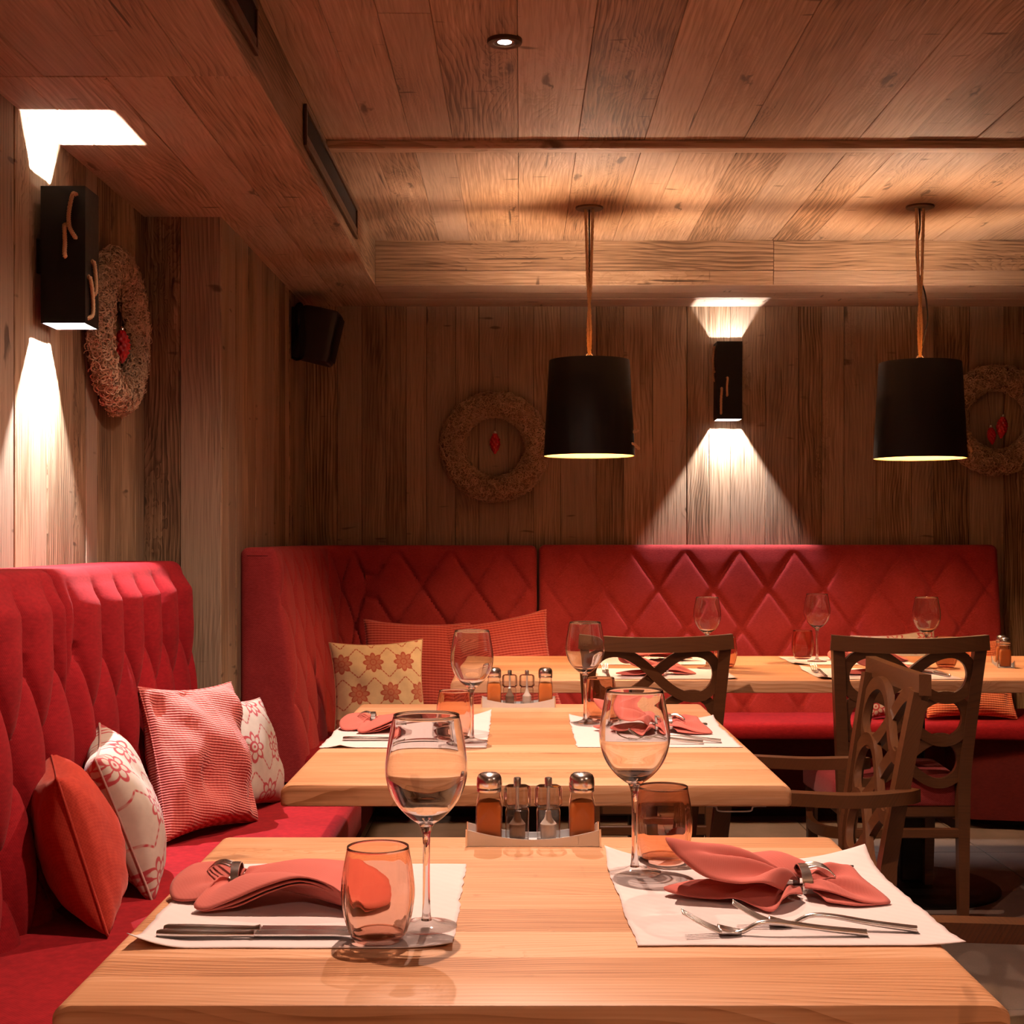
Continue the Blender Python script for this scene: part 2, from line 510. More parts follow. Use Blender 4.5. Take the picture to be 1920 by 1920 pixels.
def plank(parent, p, ax, ay, az, L, w, t=0.018, mat='wall_wood', bev=0.0015):
    """board whose face centre lies at p; ax along its length, ay across, az out of the surface"""
    g = G().box((-L / 2, -w / 2, -t), (L / 2, w / 2, 0), bev)
    o = g.build('plank', MAT[mat], parent)
    m = Matrix((Vector(ax), Vector(ay), Vector(az))).transposed().to_4x4()
    m.translation = Vector(p) + Vector(az) * rng.uniform(0.0, 0.0035)
    o.matrix_local = m
    return o

def slab(name, lo, hi, mat, label, cat):
    o = G().box(lo, hi).build(name, MAT[mat])
    return tag(o, label, cat, kind='structure')

def spans(a, b, lo, hi):
    out = []; p = a
    while p < b - 1e-6:
        w = rng.uniform(lo, hi)
        if b - (p + w) < lo * 0.7: w = b - p
        out.append((p, p + w)); p += w
    return out

# left wall
wl = slab('wall_left', (XL - 0.12, YN, 0), (XL - 0.018, YJ, ZC), 'backing', 'rough reclaimed plank wall behind the long red bench', 'wall')
for a, b in spans(0.6, YJ, 0.10, 0.165):
    plank(wl, (XL, (a + b) / 2, ZS / 2), (0, 0, 1), (0, -1, 0), (1, 0, 0), ZS, b - a - 0.0015)
G().box((-0.01, -(0.6 - YN) / 2, -ZS / 2), (0.0, (0.6 - YN) / 2, ZS / 2)).build('panel', MAT['wall_wood'], wl, loc=(XL, (0.6 + YN) / 2, ZS / 2))
# the step in the wall
wj = slab('wall_step', (XL, YJ + 0.018, 0), (XJ - 0.018, YB, ZC), 'backing', 'plank clad wall projection between the two benches', 'wall')
for a, b in ((XL, -1.105), (-1.105, XJ)):
    plank(wj, ((a + b) / 2, YJ, ZS / 2), (0, 0, 1), (1, 0, 0), (0, -1, 0), ZS, b - a - 0.0015)
for a, b in spans(YJ, YB, 0.10, 0.17):
    plank(wj, (XJ, (a + b) / 2, ZS / 2), (0, 0, 1), (0, -1, 0), (1, 0, 0), ZS, b - a - 0.0015)
# back wall
wb = slab('wall_back', (XJ - 0.2, YB + 0.018, 0), (XR, YB + 0.14, ZC), 'backing', 'dark weathered plank wall above the red corner bench', 'wall')
for a, b in spans(XJ, 2.75, 0.085, 0.165):
    plank(wb, ((a + b) / 2, YB, ZS / 2), (0, 0, 1), (1, 0, 0), (0, -1, 0), ZS, b - a - 0.0015)
G().box((-(XR - 2.75) / 2, -0.01, -ZS / 2), ((XR - 2.75) / 2, 0.0, ZS / 2)).build('panel', MAT['wall_wood'], wb, loc=((XR + 2.75) / 2, YB + 0.008, ZS / 2))
slab('wall_right', (XR, YN, 0), (XR + 0.1, YB, ZC), 'wall_wood', 'plank wall closing the far side of the dining room', 'wall')
slab('wall_front', (XL, YN - 0.1, 0), (XR, YN, ZC), 'wall_wood', 'plank wall behind the viewer of the dining room', 'wall')

# main ceiling
cl = slab('ceiling', (XL, YN, ZC + 0.018), (XR, YB + 0.1, ZC + 0.10), 'backing', 'low ceiling of wide reclaimed planks with knots', 'ceiling')
for a, b in spans(XB, 2.6, 0.125, 0.21):
    cuts = [1.6, rng.uniform(2.4, 4.0), YT - 0.02]
    if rng.random() < 0.5: cuts = [1.6, YT - 0.02]
    for y0, y1 in zip(cuts[:-1], cuts[1:]):
        plank(cl, ((a + b) / 2, (y0 + y1) / 2, ZC), (0, 1, 0), (-1, 0, 0), (0, 0, -1), y1 - y0 - 0.001, b - a - 0.001, mat='ceiling_wood')
    plank(cl, ((a + b) / 2, (YT + 0.02 + YF) / 2, ZC), (0, 1, 0), (-1, 0, 0), (0, 0, -1), YF - YT - 0.021, b - a - 0.001, mat='ceiling_wood')
G().box((-(XR - XL) / 2, -(1.6 - YN) / 2, 0.0), ((XR - XL) / 2, (1.6 - YN) / 2, 0.01)).build('panel', MAT['ceiling_wood'], cl, loc=((XR + XL) / 2, (1.6 + YN) / 2, ZC))
G().box((-0.5, -(YB - 1.6) / 2, 0.0), (0.5, (YB - 1.6) / 2, 0.01)).build('panel', MAT['ceiling_wood'], cl, loc=(3.1, (1.6 + YB) / 2, ZC))

# cross batten under the ceiling
o = G().box((-1.6, -0.028, -0.026), (1.6, 0.028, 0.0), 0.003).build('trim_1', MAT['ceiling_wood'], loc=(XB + 1.6, YT, ZC - 0.001))
tag(o, 'slim wooden batten crossing the ceiling planks', 'batten', kind='structure')

# lowered soffit along the left wall (its underside and its side)
sl = slab('trim_2', (XL + 0.001, YN, ZS + 0.018), (XB - 0.018, YB, ZC + 0.01), 'backing', 'boxed wooden ceiling beam with black air slots', 'beam')
for a, b in ((XL, -1.08), (-1.08, -0.905), (-0.905, -0.735), (-0.735, XB)):
    plank(sl, ((a + b) / 2, (1.0 + 3.2) / 2, ZS), (0, 1, 0), (-1, 0, 0), (0, 0, -1), 2.199, b - a - 0.001, mat='ceiling_wood')
for a, b in ((XL, -1.13), (-1.13, -0.94), (-0.94, -0.80), (-0.80, XB)):
    y1 = YB if b > XJ + 0.01 else YB
    plank(sl, ((a + b) / 2, (3.2 + y1) / 2, ZS), (0, 1, 0), (-1, 0, 0), (0, 0, -1), y1 - 3.2 - 0.001, b - a - 0.001, mat='ceiling_wood')
for y0, y1 in ((1.0, 2.3), (2.3, YF)):
    plank(sl, (XB, (y0 + y1) / 2, (ZS + ZC) / 2), (0, 1, 0), (0, 0, 1), (1, 0, 0), y1 - y0 - 0.001, ZC - ZS - 0.001, mat='ceiling_wood')
G().box((XL, YN, ZS), (XB, 1.0, ZS + 0.02)).build('panel', MAT['ceiling_wood'], sl)
G().box((XB - 0.02, YN, ZS), (XB, 1.0, ZC)).build('panel', MAT['ceiling_wood'], sl)

# lowered soffit along the back wall
sb = slab('trim_3', (XB, YF + 0.018, ZS + 0.018), (XR, YB, ZC + 0.01), 'backing', 'boxed wooden beam running over the back wall', 'beam')
LX = 3.2
for z0, z1 in ((ZS, ZS + 0.060), (ZS + 0.060, ZC)):
    for x0, x1 in ((XB, 1.05), (1.05, XB + LX)):
        plank(sb, ((x0 + x1) / 2, YF, (z0 + z1) / 2), (1, 0, 0), (0, 0, 1), (0, -1, 0), x1 - x0 - 0.001, z1 - z0 - 0.001, mat='ceiling_wood')
yy = [YF, YF + 0.17, YF + 0.33, YB]
for i in range(3):
    plank(sb, (XB + LX / 2, (yy[i] + yy[i + 1]) / 2, ZS), (1, 0, 0), (0, 1, 0), (0, 0, -1), LX, yy[i + 1] - yy[i] - 0.001, mat='ceiling_wood')

# floor of stone tiles
fl = slab('floor', (XL - 0.1, YN, -0.1), (XR, YB + 0.1, -0.004), 'grout', 'beige stone tile floor under the tables', 'floor')
tw = 0.6
tile_me = None
for i in range(8):
    for j in range(15):
        g = None
        x = XL + i * tw + tw / 2; y = YN + j * tw + tw / 2 + 0.2
        if tile_me is None:
            o = G().box((-tw / 2 + 0.002, -tw / 2 + 0.002, -0.010), (tw / 2 - 0.002, tw / 2 - 0.002, 0.0), 0.0015).build('tile', MAT['tile'], fl, loc=(x, y, 0)); tile_me = o.data
        else:
            o = bpy.data.objects.new('tile', tile_me); col.objects.link(o); o.parent = fl; o.location = (x, y, 0)

# air slots in the beam's side
def air_slot(y0, y1, label):
    r = empty('air_slot', (XB, y0, 2.285), 0, label, 'air vent', 'air slots in the ceiling beam')
    L = y1 - y0; H = 0.115
    g = G()
    for lo, hi in (((0.0035, 0, 0), (0.012, L, 0.014)), ((0.0035, 0, H - 0.014), (0.012, L, H)), ((0.0035, 0, 0.014), (0.012, 0.014, H - 0.014)), ((0.0035, L - 0.014, 0.014), (0.012, L, H - 0.014))):
        g.box(lo, hi, 0.001)
    g.build('frame', MAT['bronze'], r)
    G().box((0.0035, 0.014, 0.014), (0.006, L - 0.014, H - 0.014)).build('dark_opening', MAT['vent_dark'], r)
    G().box((0.0045, 0.014, 0.016), (0.0105, L - 0.014, 0.036), 0.001).build('louver', MAT['bronze'], r)
    return r
air_slot(3.90, 5.13, 'long black air slot in the beam beside the pendant lamps')
air_slot(1.95, 3.18, 'black air slot in the beam cut by the upper edge of the picture')

# ================================================================== lamps
def lamp_light(name, kind, parent, loc, color, watts, radius, **kw):
    d = bpy.data.lights.new(name, kind); d.color = color; d.energy = watts; d.shadow_soft_size = radius
    for k, v in kw.items(): setattr(d, k, v)
    o = bpy.data.objects.new(name, d); col.objects.link(o); o.parent = parent; o.location = loc
    return o

def downlight(x, y, label, watts=SPOT_W, size=2.45, blend=0.95):
    r = empty('downlight', (x, y, ZC - 0.005), 0, label, 'ceiling lamp', 'recessed ceiling downlights')
    G().lathe([(0.026, -0.002), (0.028, -0.006), (0.042, -0.007), (0.0435, -0.004), (0.0435, 0.005)], 32).build('trim_ring', MAT['bronze'], r, smooth=0.6)
    G().lathe([(0.0001, -0.003), (0.017, -0.003)], 24).build('led_lens', MAT['led'], r)
    G().lathe([(0.017, -0.0032), (0.027, -0.0026)], 24).build('reflector', MAT['chrome'], r)
    lamp_light('downlight_lamp', 'SPOT', r, (0, 0, -0.012), SPOT_COLOR, watts, 0.014, spot_size=size, spot_blend=blend)
    return r
downlight(-0.038, 3.492, 'small round recessed downlight glowing in the ceiling planks')
for x, y, w in ((-0.02, 2.20, 1.0), (1.75, 0.6, 0.4), (0.05, -0.7, 0.6)):  # the first follows the table shadows; the other two are added fill light
    downlight(x, y, 'unseen recessed ceiling downlight outside the picture', SPOT_W * w)

def rope(g, pts, r, turns=420.0, n=6):
    g.tube(catmull(pts, n), r, seg=10, twist=turns, lobes=3)

def toggle(parent, pts, r=0.0052):
    g = G()
    P = catmull(pts, 14)
    g.tube(P, r, seg=12, twist=380.0, lobes=3)
    return g.build('rope_toggle', MAT['jute'], parent, smooth=3.1)

def sconce(loc, rz, label, toggles, watts, up):
    """square black up-and-down wall light; local -y looks at the room front, wall touches the given bracket side"""
    W, H, t = 0.056, 0.172, 0.003
    r = empty('wall_light', loc, rz, label, 'wall lamp', 'black up-and-down wall lights')
    g = G()
    g.box((-W, -W, -H), (W, -W + t, H)); g.box((-W, W - t, -H), (W, W, H))
    g.box((-W, -W + t, -H), (-W + t, W - t, H)); g.box((W - t, -W + t, -H), (W, W - t, H))
    housing = g.build('housing', MAT['black'], r)
    g = G()
    a = W - t - 0.0005; b = a - 0.001
    for z0, z1 in ((-H + 0.0005, -0.02), (0.02, H - 0.0005)):
        g.box((-a, -a, z0), (a, -b, z1)); g.box((-a, b, z0), (a, a, z1)); g.box((-a, -b, z0), (-b, b, z1)); g.box((b, -b, z0), (a, b, z1))
    g.build('lining', MAT['white_inside'], housing)
    G().box((-b, -b, -0.012), (b, b, 0.012)).build('mounting_plate', MAT['black'], r)
    for s in (1, -1):
        G().lathe([(0.0001, 0.0), (0.014, 0.0), (0.014, 0.012), (0.0001, 0.014)], 16).build('led_module', MAT['led'], r, loc=(0, 0, s * 0.064 - 0.007))
        lamp_light('wall_light_lamp', 'SPOT', r, (0, 0, s * 0.084), SCONCE_COLOR, watts * (up if s > 0 else 1.0), 0.006, spot_size=2.6, spot_blend=0.1).rotation_euler = (0 if s < 0 else PI, 0, 0)
    for pts in toggles: toggle(housing, pts)
    return r
W = 0.056
s1 = sconce((-1.146, 3.600, 1.912), 0, 'square black wall light with rope toggles above the long red bench', [
    [(0.034, -W + 0.004, 0.150), (0.026, -W - 0.006, 0.148), (0.017, -W - 0.006, 0.105), (0.018, -W - 0.006, 0.070), (0.030, -W - 0.006, 0.046), (0.031, -W + 0.004, 0.042)],
    [(0.012, -W + 0.004, 0.074), (0.006, -W - 0.006, 0.070), (0.007, -W - 0.006, 0.030), (0.006, -W - 0.006, 0.000), (0.006, -W + 0.004, -0.006)],
    [(W - 0.004, -0.004, -0.008), (W + 0.006, -0.004, -0.012), (W + 0.006, 0.012, -0.05), (W + 0.006, 0.010, -0.085), (W - 0.004, 0.010, -0.088)],
    [(W - 0.004, -0.034, -0.052), (W + 0.006, -0.034, -0.058), (W + 0.006, -0.014, -0.10), (W + 0.006, -0.016, -0.145), (W - 0.004, -0.036, -0.158)]], SCONCE_W * 2.2, 0.8)
g = G().box((-0.078, -0.030, -0.042), (-0.056, 0.030, 0.048), 0.003); g.build('wall_bracket', MAT['black'], s1)
s2 = sconce((0.928, 6.311, 1.899), 0, 'square black wall light between the two pendant lamps', [
    [(-0.012, -W + 0.004, 0.010), (-0.010, -W - 0.006, 0.006), (-0.013, -W - 0.006, -0.03), (-0.012, -W - 0.006, -0.062), (-0.012, -W + 0.004, -0.068)],
    [(-0.036, -W + 0.004, -0.036), (-0.036, -W - 0.006, -0.042), (-0.039, -W - 0.006, -0.09), (-0.039, -W - 0.006, -0.140), (-0.038, -W + 0.004, -0.148)],
    [(-W + 0.004, -0.010, 0.152), (-W - 0.006, -0.010, 0.148), (-W - 0.009, 0.004, 0.10), (-W - 0.007, 0.002, 0.05), (-W + 0.004, 0.0, 0.044)],
    [(-W + 0.004, 0.014, 0.06), (-W - 0.006, 0.014, 0.055), (-W - 0.007, 0.02, 0.02), (-W + 0.004, 0.02, 0.0)]], SCONCE_W * 0.9, 0.25)
G().box((-0.030, 0.056, -0.042), (0.030, 0.074, 0.048), 0.003).build('wall_bracket', MAT['black'], s2)

def pendant(x, y, ztop, label, cable, seed, bulb='bulb'):
    rr = random.Random(seed)
    r = empty('pendant_lamp', (x, y, ztop), 0, label, 'pendant lamp', 'black drum pendant lamps')
    H = 0.354; rb, rt, t = 0.169, 0.149, 0.0025
    seg = 64
    shade = G().lathe([(rb, -H), (rb + 0.001, -H - 0.001), (rt + 0.001, 0.0), (rt, 0.001), (rt - t, 0.0), (rt - t - 0.0002, -0.0005)], seg).build('shade', MAT['black'], r, smooth=0.9)
    G().lathe([(rb - 0.0005, -H), (rb - t, -H + 0.002), (rt - t - 0.0006, -0.001)], seg).build('lining', MAT['gold_inside'], shade, smooth=0.9)
    G().box((-rt + 0.003, -0.012, -0.015), (rt - 0.003, 0.012, -0.012), 0.001).build('cross_bar', MAT['black'], r)
    G().lathe([(0.0001, -0.017), (0.050, -0.017), (0.050, -0.0155), (0.0001, -0.0155)], 32).build('socket_plate', MAT['black'], r)
    G().lathe([(0.0001, -0.012), (0.02, -0.012), (0.02, 0.012), (0.006, 0.018), (0.0001, 0.018)], 20).build('lamp_socket', MAT['chrome'], r, loc=(0, 0, -0.02), smooth=0.6)
    G().lathe([(0.0001, -0.155), (0.016, -0.152), (0.028, -0.135), (0.030, -0.118), (0.024, -0.095), (0.014, -0.07), (0.013, -0.03), (0.0001, -0.03)], 24).build('bulb', MAT[bulb], r, smooth=1.0)
    G().lathe([(0.0001, -0.285), (0.016, -0.282), (0.028, -0.265), (0.030, -0.248), (0.024, -0.225), (0.014, -0.20), (0.013, -0.165), (0.0001, -0.165)], 24).build('added_lower_bulb', MAT['added_amber_bulb'], r, smooth=1.0)  # second bulb, added to throw warm light on bench and back table
    top = ZC - ztop
    # ring on the cap
    a = [(0.014 * math.cos(q) , 0.0, 0.014 + 0.015 * math.sin(q)) for q in [2 * PI * k / 20 for k in range(20)]]
    G().tube(a, 0.0028, seg=8, closed=True).build('ring', MAT['chrome'], r, smooth=3.1)
    # two jute strands that meet at the ring
    for s in (-1, 1):
        pts = []
        for k in range(15):
            f = k / 14
            z = 0.024 + (top - 0.024) * f
            wv = 0.014 * f ** 1.2 if f > 0.45 else 0.0048 * (1.0 if f > 0.05 else 0.5)
            if 0.45 < f < 0.6: wv = max(wv, 0.005)
            ph = 0.0 if f > 0.5 else (0.5 - f) * 9.0
            pts.append((s * wv * math.cos(ph), s * wv * math.sin(ph), z))
        g = G(); g.tube(catmull(pts, 6), 0.0052, seg=10, twist=420.0, lobes=3)
        g.build('jute_rope', MAT['jute'], r, smooth=3.1)
    if cable:
        pts = [(0.0, 0.006, top), (0.002, 0.010, top - 0.08), (-0.010, 0.012, top - 0.16), (-0.004, 0.010, top - 0.24), (0.022, 0.008, top - 0.33), (0.030, 0.006, top - 0.42), (0.020, 0.006, 0.11), (0.004, 0.004, 0.05), (-0.006, 0.004, 0.02)]
    else:
        pts = [(0.0, 0.012, top), (0.001, 0.014, top * 0.66), (0.001, 0.013, top * 0.33), (0.0, 0.010, 0.02)]
    G().tube(catmull(pts, 8), 0.0032, seg=8).build('cable', MAT['black_plastic'], r, smooth=3.1)
    G().lathe([(0.0001, top - 0.0085), (0.050, top - 0.0085), (0.052, top - 0.007), (0.052, top), (0.0001, top)], 40).build('canopy', MAT['bronze'], r, smooth=0.6)
    # short ropes threaded through the rim
    def rim(ang, z, dr): 
        rad = rt + (rb - rt) * (-z / H) + dr
        return (rad * math.cos(ang), rad * math.sin(ang), z)
    toggle(shade, [rim(-0.10, -0.262, -0.004), rim(-0.09, -0.258, 0.010), rim(-0.13, -0.262, 0.016), rim(-0.20, -0.266, 0.010), rim(-0.24, -0.268, -0.003)], 0.0048)
    toggle(shade, [rim(-0.42, -0.312, -0.003), rim(-0.38, -0.314, 0.008), rim(-0.28, -0.322, 0.012), rim(-0.16, -0.328, 0.016), rim(-0.10, -0.322, 0.012), rim(-0.06, -0.316, -0.003)], 0.0048)
    return r
pendant(0.2583, 5.266, 1.860, 'black drum pendant lamp hanging beside the middle wreath', False, 3)
pendant(1.4860, 5.250, 1.850, 'black drum pendant lamp with loose black cable overlapping a wreath', True, 4)

# unseen pendants added outside the picture, with stronger bulbs as fill light
for (x, y) in ((2.9, -0.5), (2.3, -1.6), (1.0, -1.4), (-0.3, -1.4)):
    pendant(x, y, 1.86, 'added black drum pendant lamp outside the picture for fill light', False, 7, 'fill_bulb')

# ================================================================== benches
def offset_profile(zb, zt, t_bot, t_top, r, step=0.0095):
    """closed loop of (n, z, outward normal, tuft weight) from wall foot over the top and down the front"""
    pts = []
    def put(n, z, nn, nz, w): pts.append((n, z, nn, nz, w))
    put(0.002, zb, -1, 0, 0); put(0.002, zt - r, -1, 0, 0)
    for k in range(1, 5):
        a = PI - k * PI / 2 / 4
        put(0.002 + r + r * math.cos(a), zt - r + r * math.sin(a), math.cos(a), math.sin(a), 0)
    lean = math.atan2(t_bot - t_top, zt - r - zb)
    R = r
    m = 5
    n0 = t_top - R
    for k in range(0, m + 1):
        a = PI / 2 - k * (PI / 2 - lean) / m
        put(n0 + R * math.cos(a), zt - R + R * math.sin(a), math.cos(a), math.sin(a), 0.12 * k / m)
    n1, z1 = pts[-1][0], pts[-1][1]
    L = math.hypot(t_bot - n1, z1 - zb); k = int(L / step)
    cn, sn = math.cos(lean), math.sin(lean)
    for i in range(1, k + 1):
        f = i / k
        put(n1 + (t_bot - n1) * f, z1 + (zb - z1) * f, cn, sn, min(1.0, 0.15 + i * step / 0.06))
    return pts

def upholster(name, path, prof, tuft, mat, parent, r_end=0.03, side=1):
    """path: dense list of (x, y) along the wall; the room lies on the left (side=1) or right (side=-1)"""
    P = [Vector((p[0], p[1])) for p in path]; n = len(P)
    U = [0.0]
    for i in range(1, n): U.append(U[-1] + (P[i] - P[i - 1]).length)
    tot = U[-1]; K = len(prof)
    vs = []; fs = []
    for i in range(n):
        t = (P[min(i + 1, n - 1)] - P[max(i - 1, 0)]).normalized()
        nn = Vector((-t.y, t.x)) * side
        e = 0.0
        for q in (U[i], tot - U[i]):
            if q < r_end: e = max(e, r_end - math.sqrt(max(0.0, r_end ** 2 - (r_end - q) ** 2)))
        fade = min(1.0, min(U[i], tot - U[i]) / 0.05)
        for (pn, pz, an, az, w) in prof:
            d = tuft(U[i], pz) * w * fade - e if w or an > -0.99 else 0.0
            if not w: d = -e
            q = P[i] + nn * (pn + an * d)
            vs.append((q.x, q.y, pz + az * d))
    for i in range(n - 1):
        for k in range(K):
            k2 = (k + 1) % K
            fs.append((i * K + k, i * K + k2, (i + 1) * K + k2, (i + 1) * K + k))
    fs.append(tuple(range(K))); fs.append(tuple((n - 1) * K + k for k in range(K)))
    return G().add(vs, fs).build(name, mat, parent, smooth=1.1)

def line(p, q, step=0.0095, fine=0.03):
    p = Vector(p); q = Vector(q); L = (q - p).length
    ts = [0, 0.003, 0.008, 0.015, 0.024, 0.034]
    n = int((L - 0.08) / step)
    ts += [0.04 + (L - 0.08) * i / n for i in range(n + 1)]
    ts += [L - v for v in ts[:6][::-1]]
    return [tuple(p + (q - p) * (t / L)) for t in sorted(set(ts))]

def diamonds(w, h, z0, A, dimple, u0=0.0, top=None, groove=0.0):
    def fn(u, z):
        u = u - u0
        a = u / w + (z - z0) / h; b = u / w - (z - z0) / h
        sa, sb = abs(math.sin(PI * a)), abs(math.sin(PI * b))
        if top is not None and z > top:
            # pleats running up from the first row of buttons
            a2 = u / w + (top - z0) / h
            s = abs(math.sin(PI * a2)); f = min(1.0, (z - top) / 0.05)
            d1 = A * (sa * sb) ** 0.45; d2 = A * s ** 0.55
            return d1 * (1 - f) + d2 * f
        d = A * (max(sa, 0.0) * max(sb, 0.0)) ** 0.45
        d -= groove * max(math.exp(-(sa / 0.11) ** 2), math.exp(-(sb / 0.11) ** 2))
        d -= dimple * math.exp(-(sa * sa + sb * sb) / 0.16)
        return d
    return fn

def cushion_slab(name, outline, z0, z1, r, mat, parent, dome=0.012):
    """seat pad from a plan outline (list of (x, y), counter-clockwise) with a rounded top edge"""
    n = len(outline); P = [Vector(p) for p in outline]
    N = []
    for i in range(n):
        t1 = (P[i] - P[i - 1]).normalized(); t2 = (P[(i + 1) % n] - P[i]).normalized()
        m = Vector((t1.y, -t1.x)) + Vector((t2.y, -t2.x)); N.append(m.normalized())
    rings = [(0.004, z0), (0.0, z0 + 0.006)]
    for k in range(5):
        a = k * PI / 2 / 4
        rings.append((r - r * math.cos(a), z1 - r + r * math.sin(a)))
    vs = []; fs = []
    for ins, z in rings:
        for i in range(n):
            q = P[i] - N[i] * ins; vs.append((q.x, q.y, z))
    for k in range(len(rings) - 1):
        for i in range(n):
            j = (i + 1) % n
            fs.append((k * n + i, k * n + j, (k + 1) * n + j, (k + 1) * n + i))
    fs.append(tuple((len(rings) - 1) * n + i for i in range(n))); fs.append(tuple(range(n))[::-1])
    return G().add(vs, fs).build(name, mat, parent, smooth=0.7)

def rounded(outline, r, k=5):
    """round the corners of a plan outline"""
    out = []; n = len(outline)
    for i in range(n):
        p = Vector(outline[i]); a = (Vector(outline[i - 1]) - p); b = (Vector(outline[(i + 1) % n]) - p)
        d = min(r, a.length * 0.45, b.length * 0.45)
        p1 = p + a.normalized() * d; p2 = p + b.normalized() * d
        for s in range(k + 1):
            t = s / k
            out.append(tuple(p1 * (1 - t) ** 2 + p * 2 * t * (1 - t) + p2 * t * t))
    return out

SEAT = 0.445
# --- long bench on the left wall
lb = empty('upholstered_bench', (0, 0, 0), 0, 'long crimson buttoned bench along the lamp-lit plank wall', 'bench')
LP = offset_profile(0.36, 1.132, 0.256, 0.205, 0.035)
tf = diamonds(0.185, 0.40, 0.965, 0.040, 0.022, u0=0.06, top=0.965, groove=0.008)
upholster('backrest', line((XL, 3.112), (XL, 4.285)), LP, tf, MAT['red'], lb, side=-1)
upholster('backrest', line((XL, 1.70), (XL, 3.108)), LP, diamonds(0.185, 0.40, 0.965, 0.040, 0.022, u0=0.02, top=0.965, groove=0.008), MAT['red'], lb, side=-1)
upholster('backrest', line((XL, 0.30), (XL, 1.696)), LP, diamonds(0.185, 0.40, 0.965, 0.040, 0.022, u0=0.02, top=0.965, groove=0.008), MAT['red'], lb, side=-1)
cushion_slab('seat', rounded([(-1.10, 0.30), (-0.475, 0.30), (-0.475, 4.28), (-1.10, 4.28)], 0.05), SEAT - 0.115, SEAT - 0.008, 0.030, MAT['red'], lb, dome=0.008)
G().box((-1.20, 0.32, 0.0), (-0.53, 4.26, SEAT - 0.115), 0.006).build('base_panel', MAT['red'], lb)

# --- corner bench at the back
cb = empty('corner_bench', (0, 0, 0), 0, 'red quilted corner bench along the back wall', 'bench')
Rc = 0.30
arm = line((XJ, 4.885), (XJ, YB - Rc - 0.0), 0.0095)[:-6]
arc = [(XJ + Rc - Rc * math.cos(a), YB - Rc + Rc * math.sin(a)) for a in [PI / 2 * k / 40 for k in range(1, 40)]]
run = line((XJ + Rc, YB), (0.076, YB), 0.0095)[6:]
BP = offset_profile(0.36, 1.168, 0.235, 0.128, 0.028)
upholster('backrest', arm + arc + run, BP, diamonds(0.235, 0.345, 0.985, 0.012, 0.016, u0=0.03, groove=0.013), MAT['back_red'], cb, side=-1)
BP2 = offset_profile(0.36, 1.170, 0.262, 0.132, 0.028)
upholster('backrest', line((0.084, YB), (2.118, YB)), BP2, diamonds(0.241, 0.345, 0.978, 0.005, 0.004, u0=0.045, groove=0.0115), MAT['back_red'], cb, side=-1)
seat_line = [(-0.86, 4.90), (-0.40, 4.90), (-0.40, 5.79), (1.80, 5.79), (2.05, 5.76), (2.50, 5.60), (3.20, 5.40), (3.20, 6.30), (-0.86, 6.30)]
cushion_slab('seat', rounded(seat_line, 0.06), SEAT - 0.070, SEAT - 0.002, 0.026, MAT['red'], cb, dome=0.006)
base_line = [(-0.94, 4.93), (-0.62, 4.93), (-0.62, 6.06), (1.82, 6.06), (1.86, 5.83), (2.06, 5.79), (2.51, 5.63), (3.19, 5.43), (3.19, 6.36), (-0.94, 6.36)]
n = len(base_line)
G().add([(x, y, 0.04) for x, y in base_line] + [(x, y, SEAT - 0.070) for x, y in base_line], [tuple(range(n))[::-1], tuple(range(n, 2 * n))] + [(i, (i + 1) % n, n + (i + 1) % n, n + i) for i in range(n)]).build('base_panel', MAT['base_red_shaded'], cb)
kick = [(-0.94, 5.0), (-0.66, 5.0), (-0.66, 6.10), (1.9, 6.10), (1.95, 5.92), (3.19, 5.7), (3.19, 6.36), (-0.94, 6.36)]
n = len(kick)
G().add([(x, y, 0.0) for x, y in kick] + [(x, y, 0.04) for x, y in kick], [tuple(range(n))[::-1], tuple(range(n, 2 * n))] + [(i, (i + 1) % n, n + (i + 1) % n, n + i) for i in range(n)]).build('toe_kick', MAT['backing'], cb)

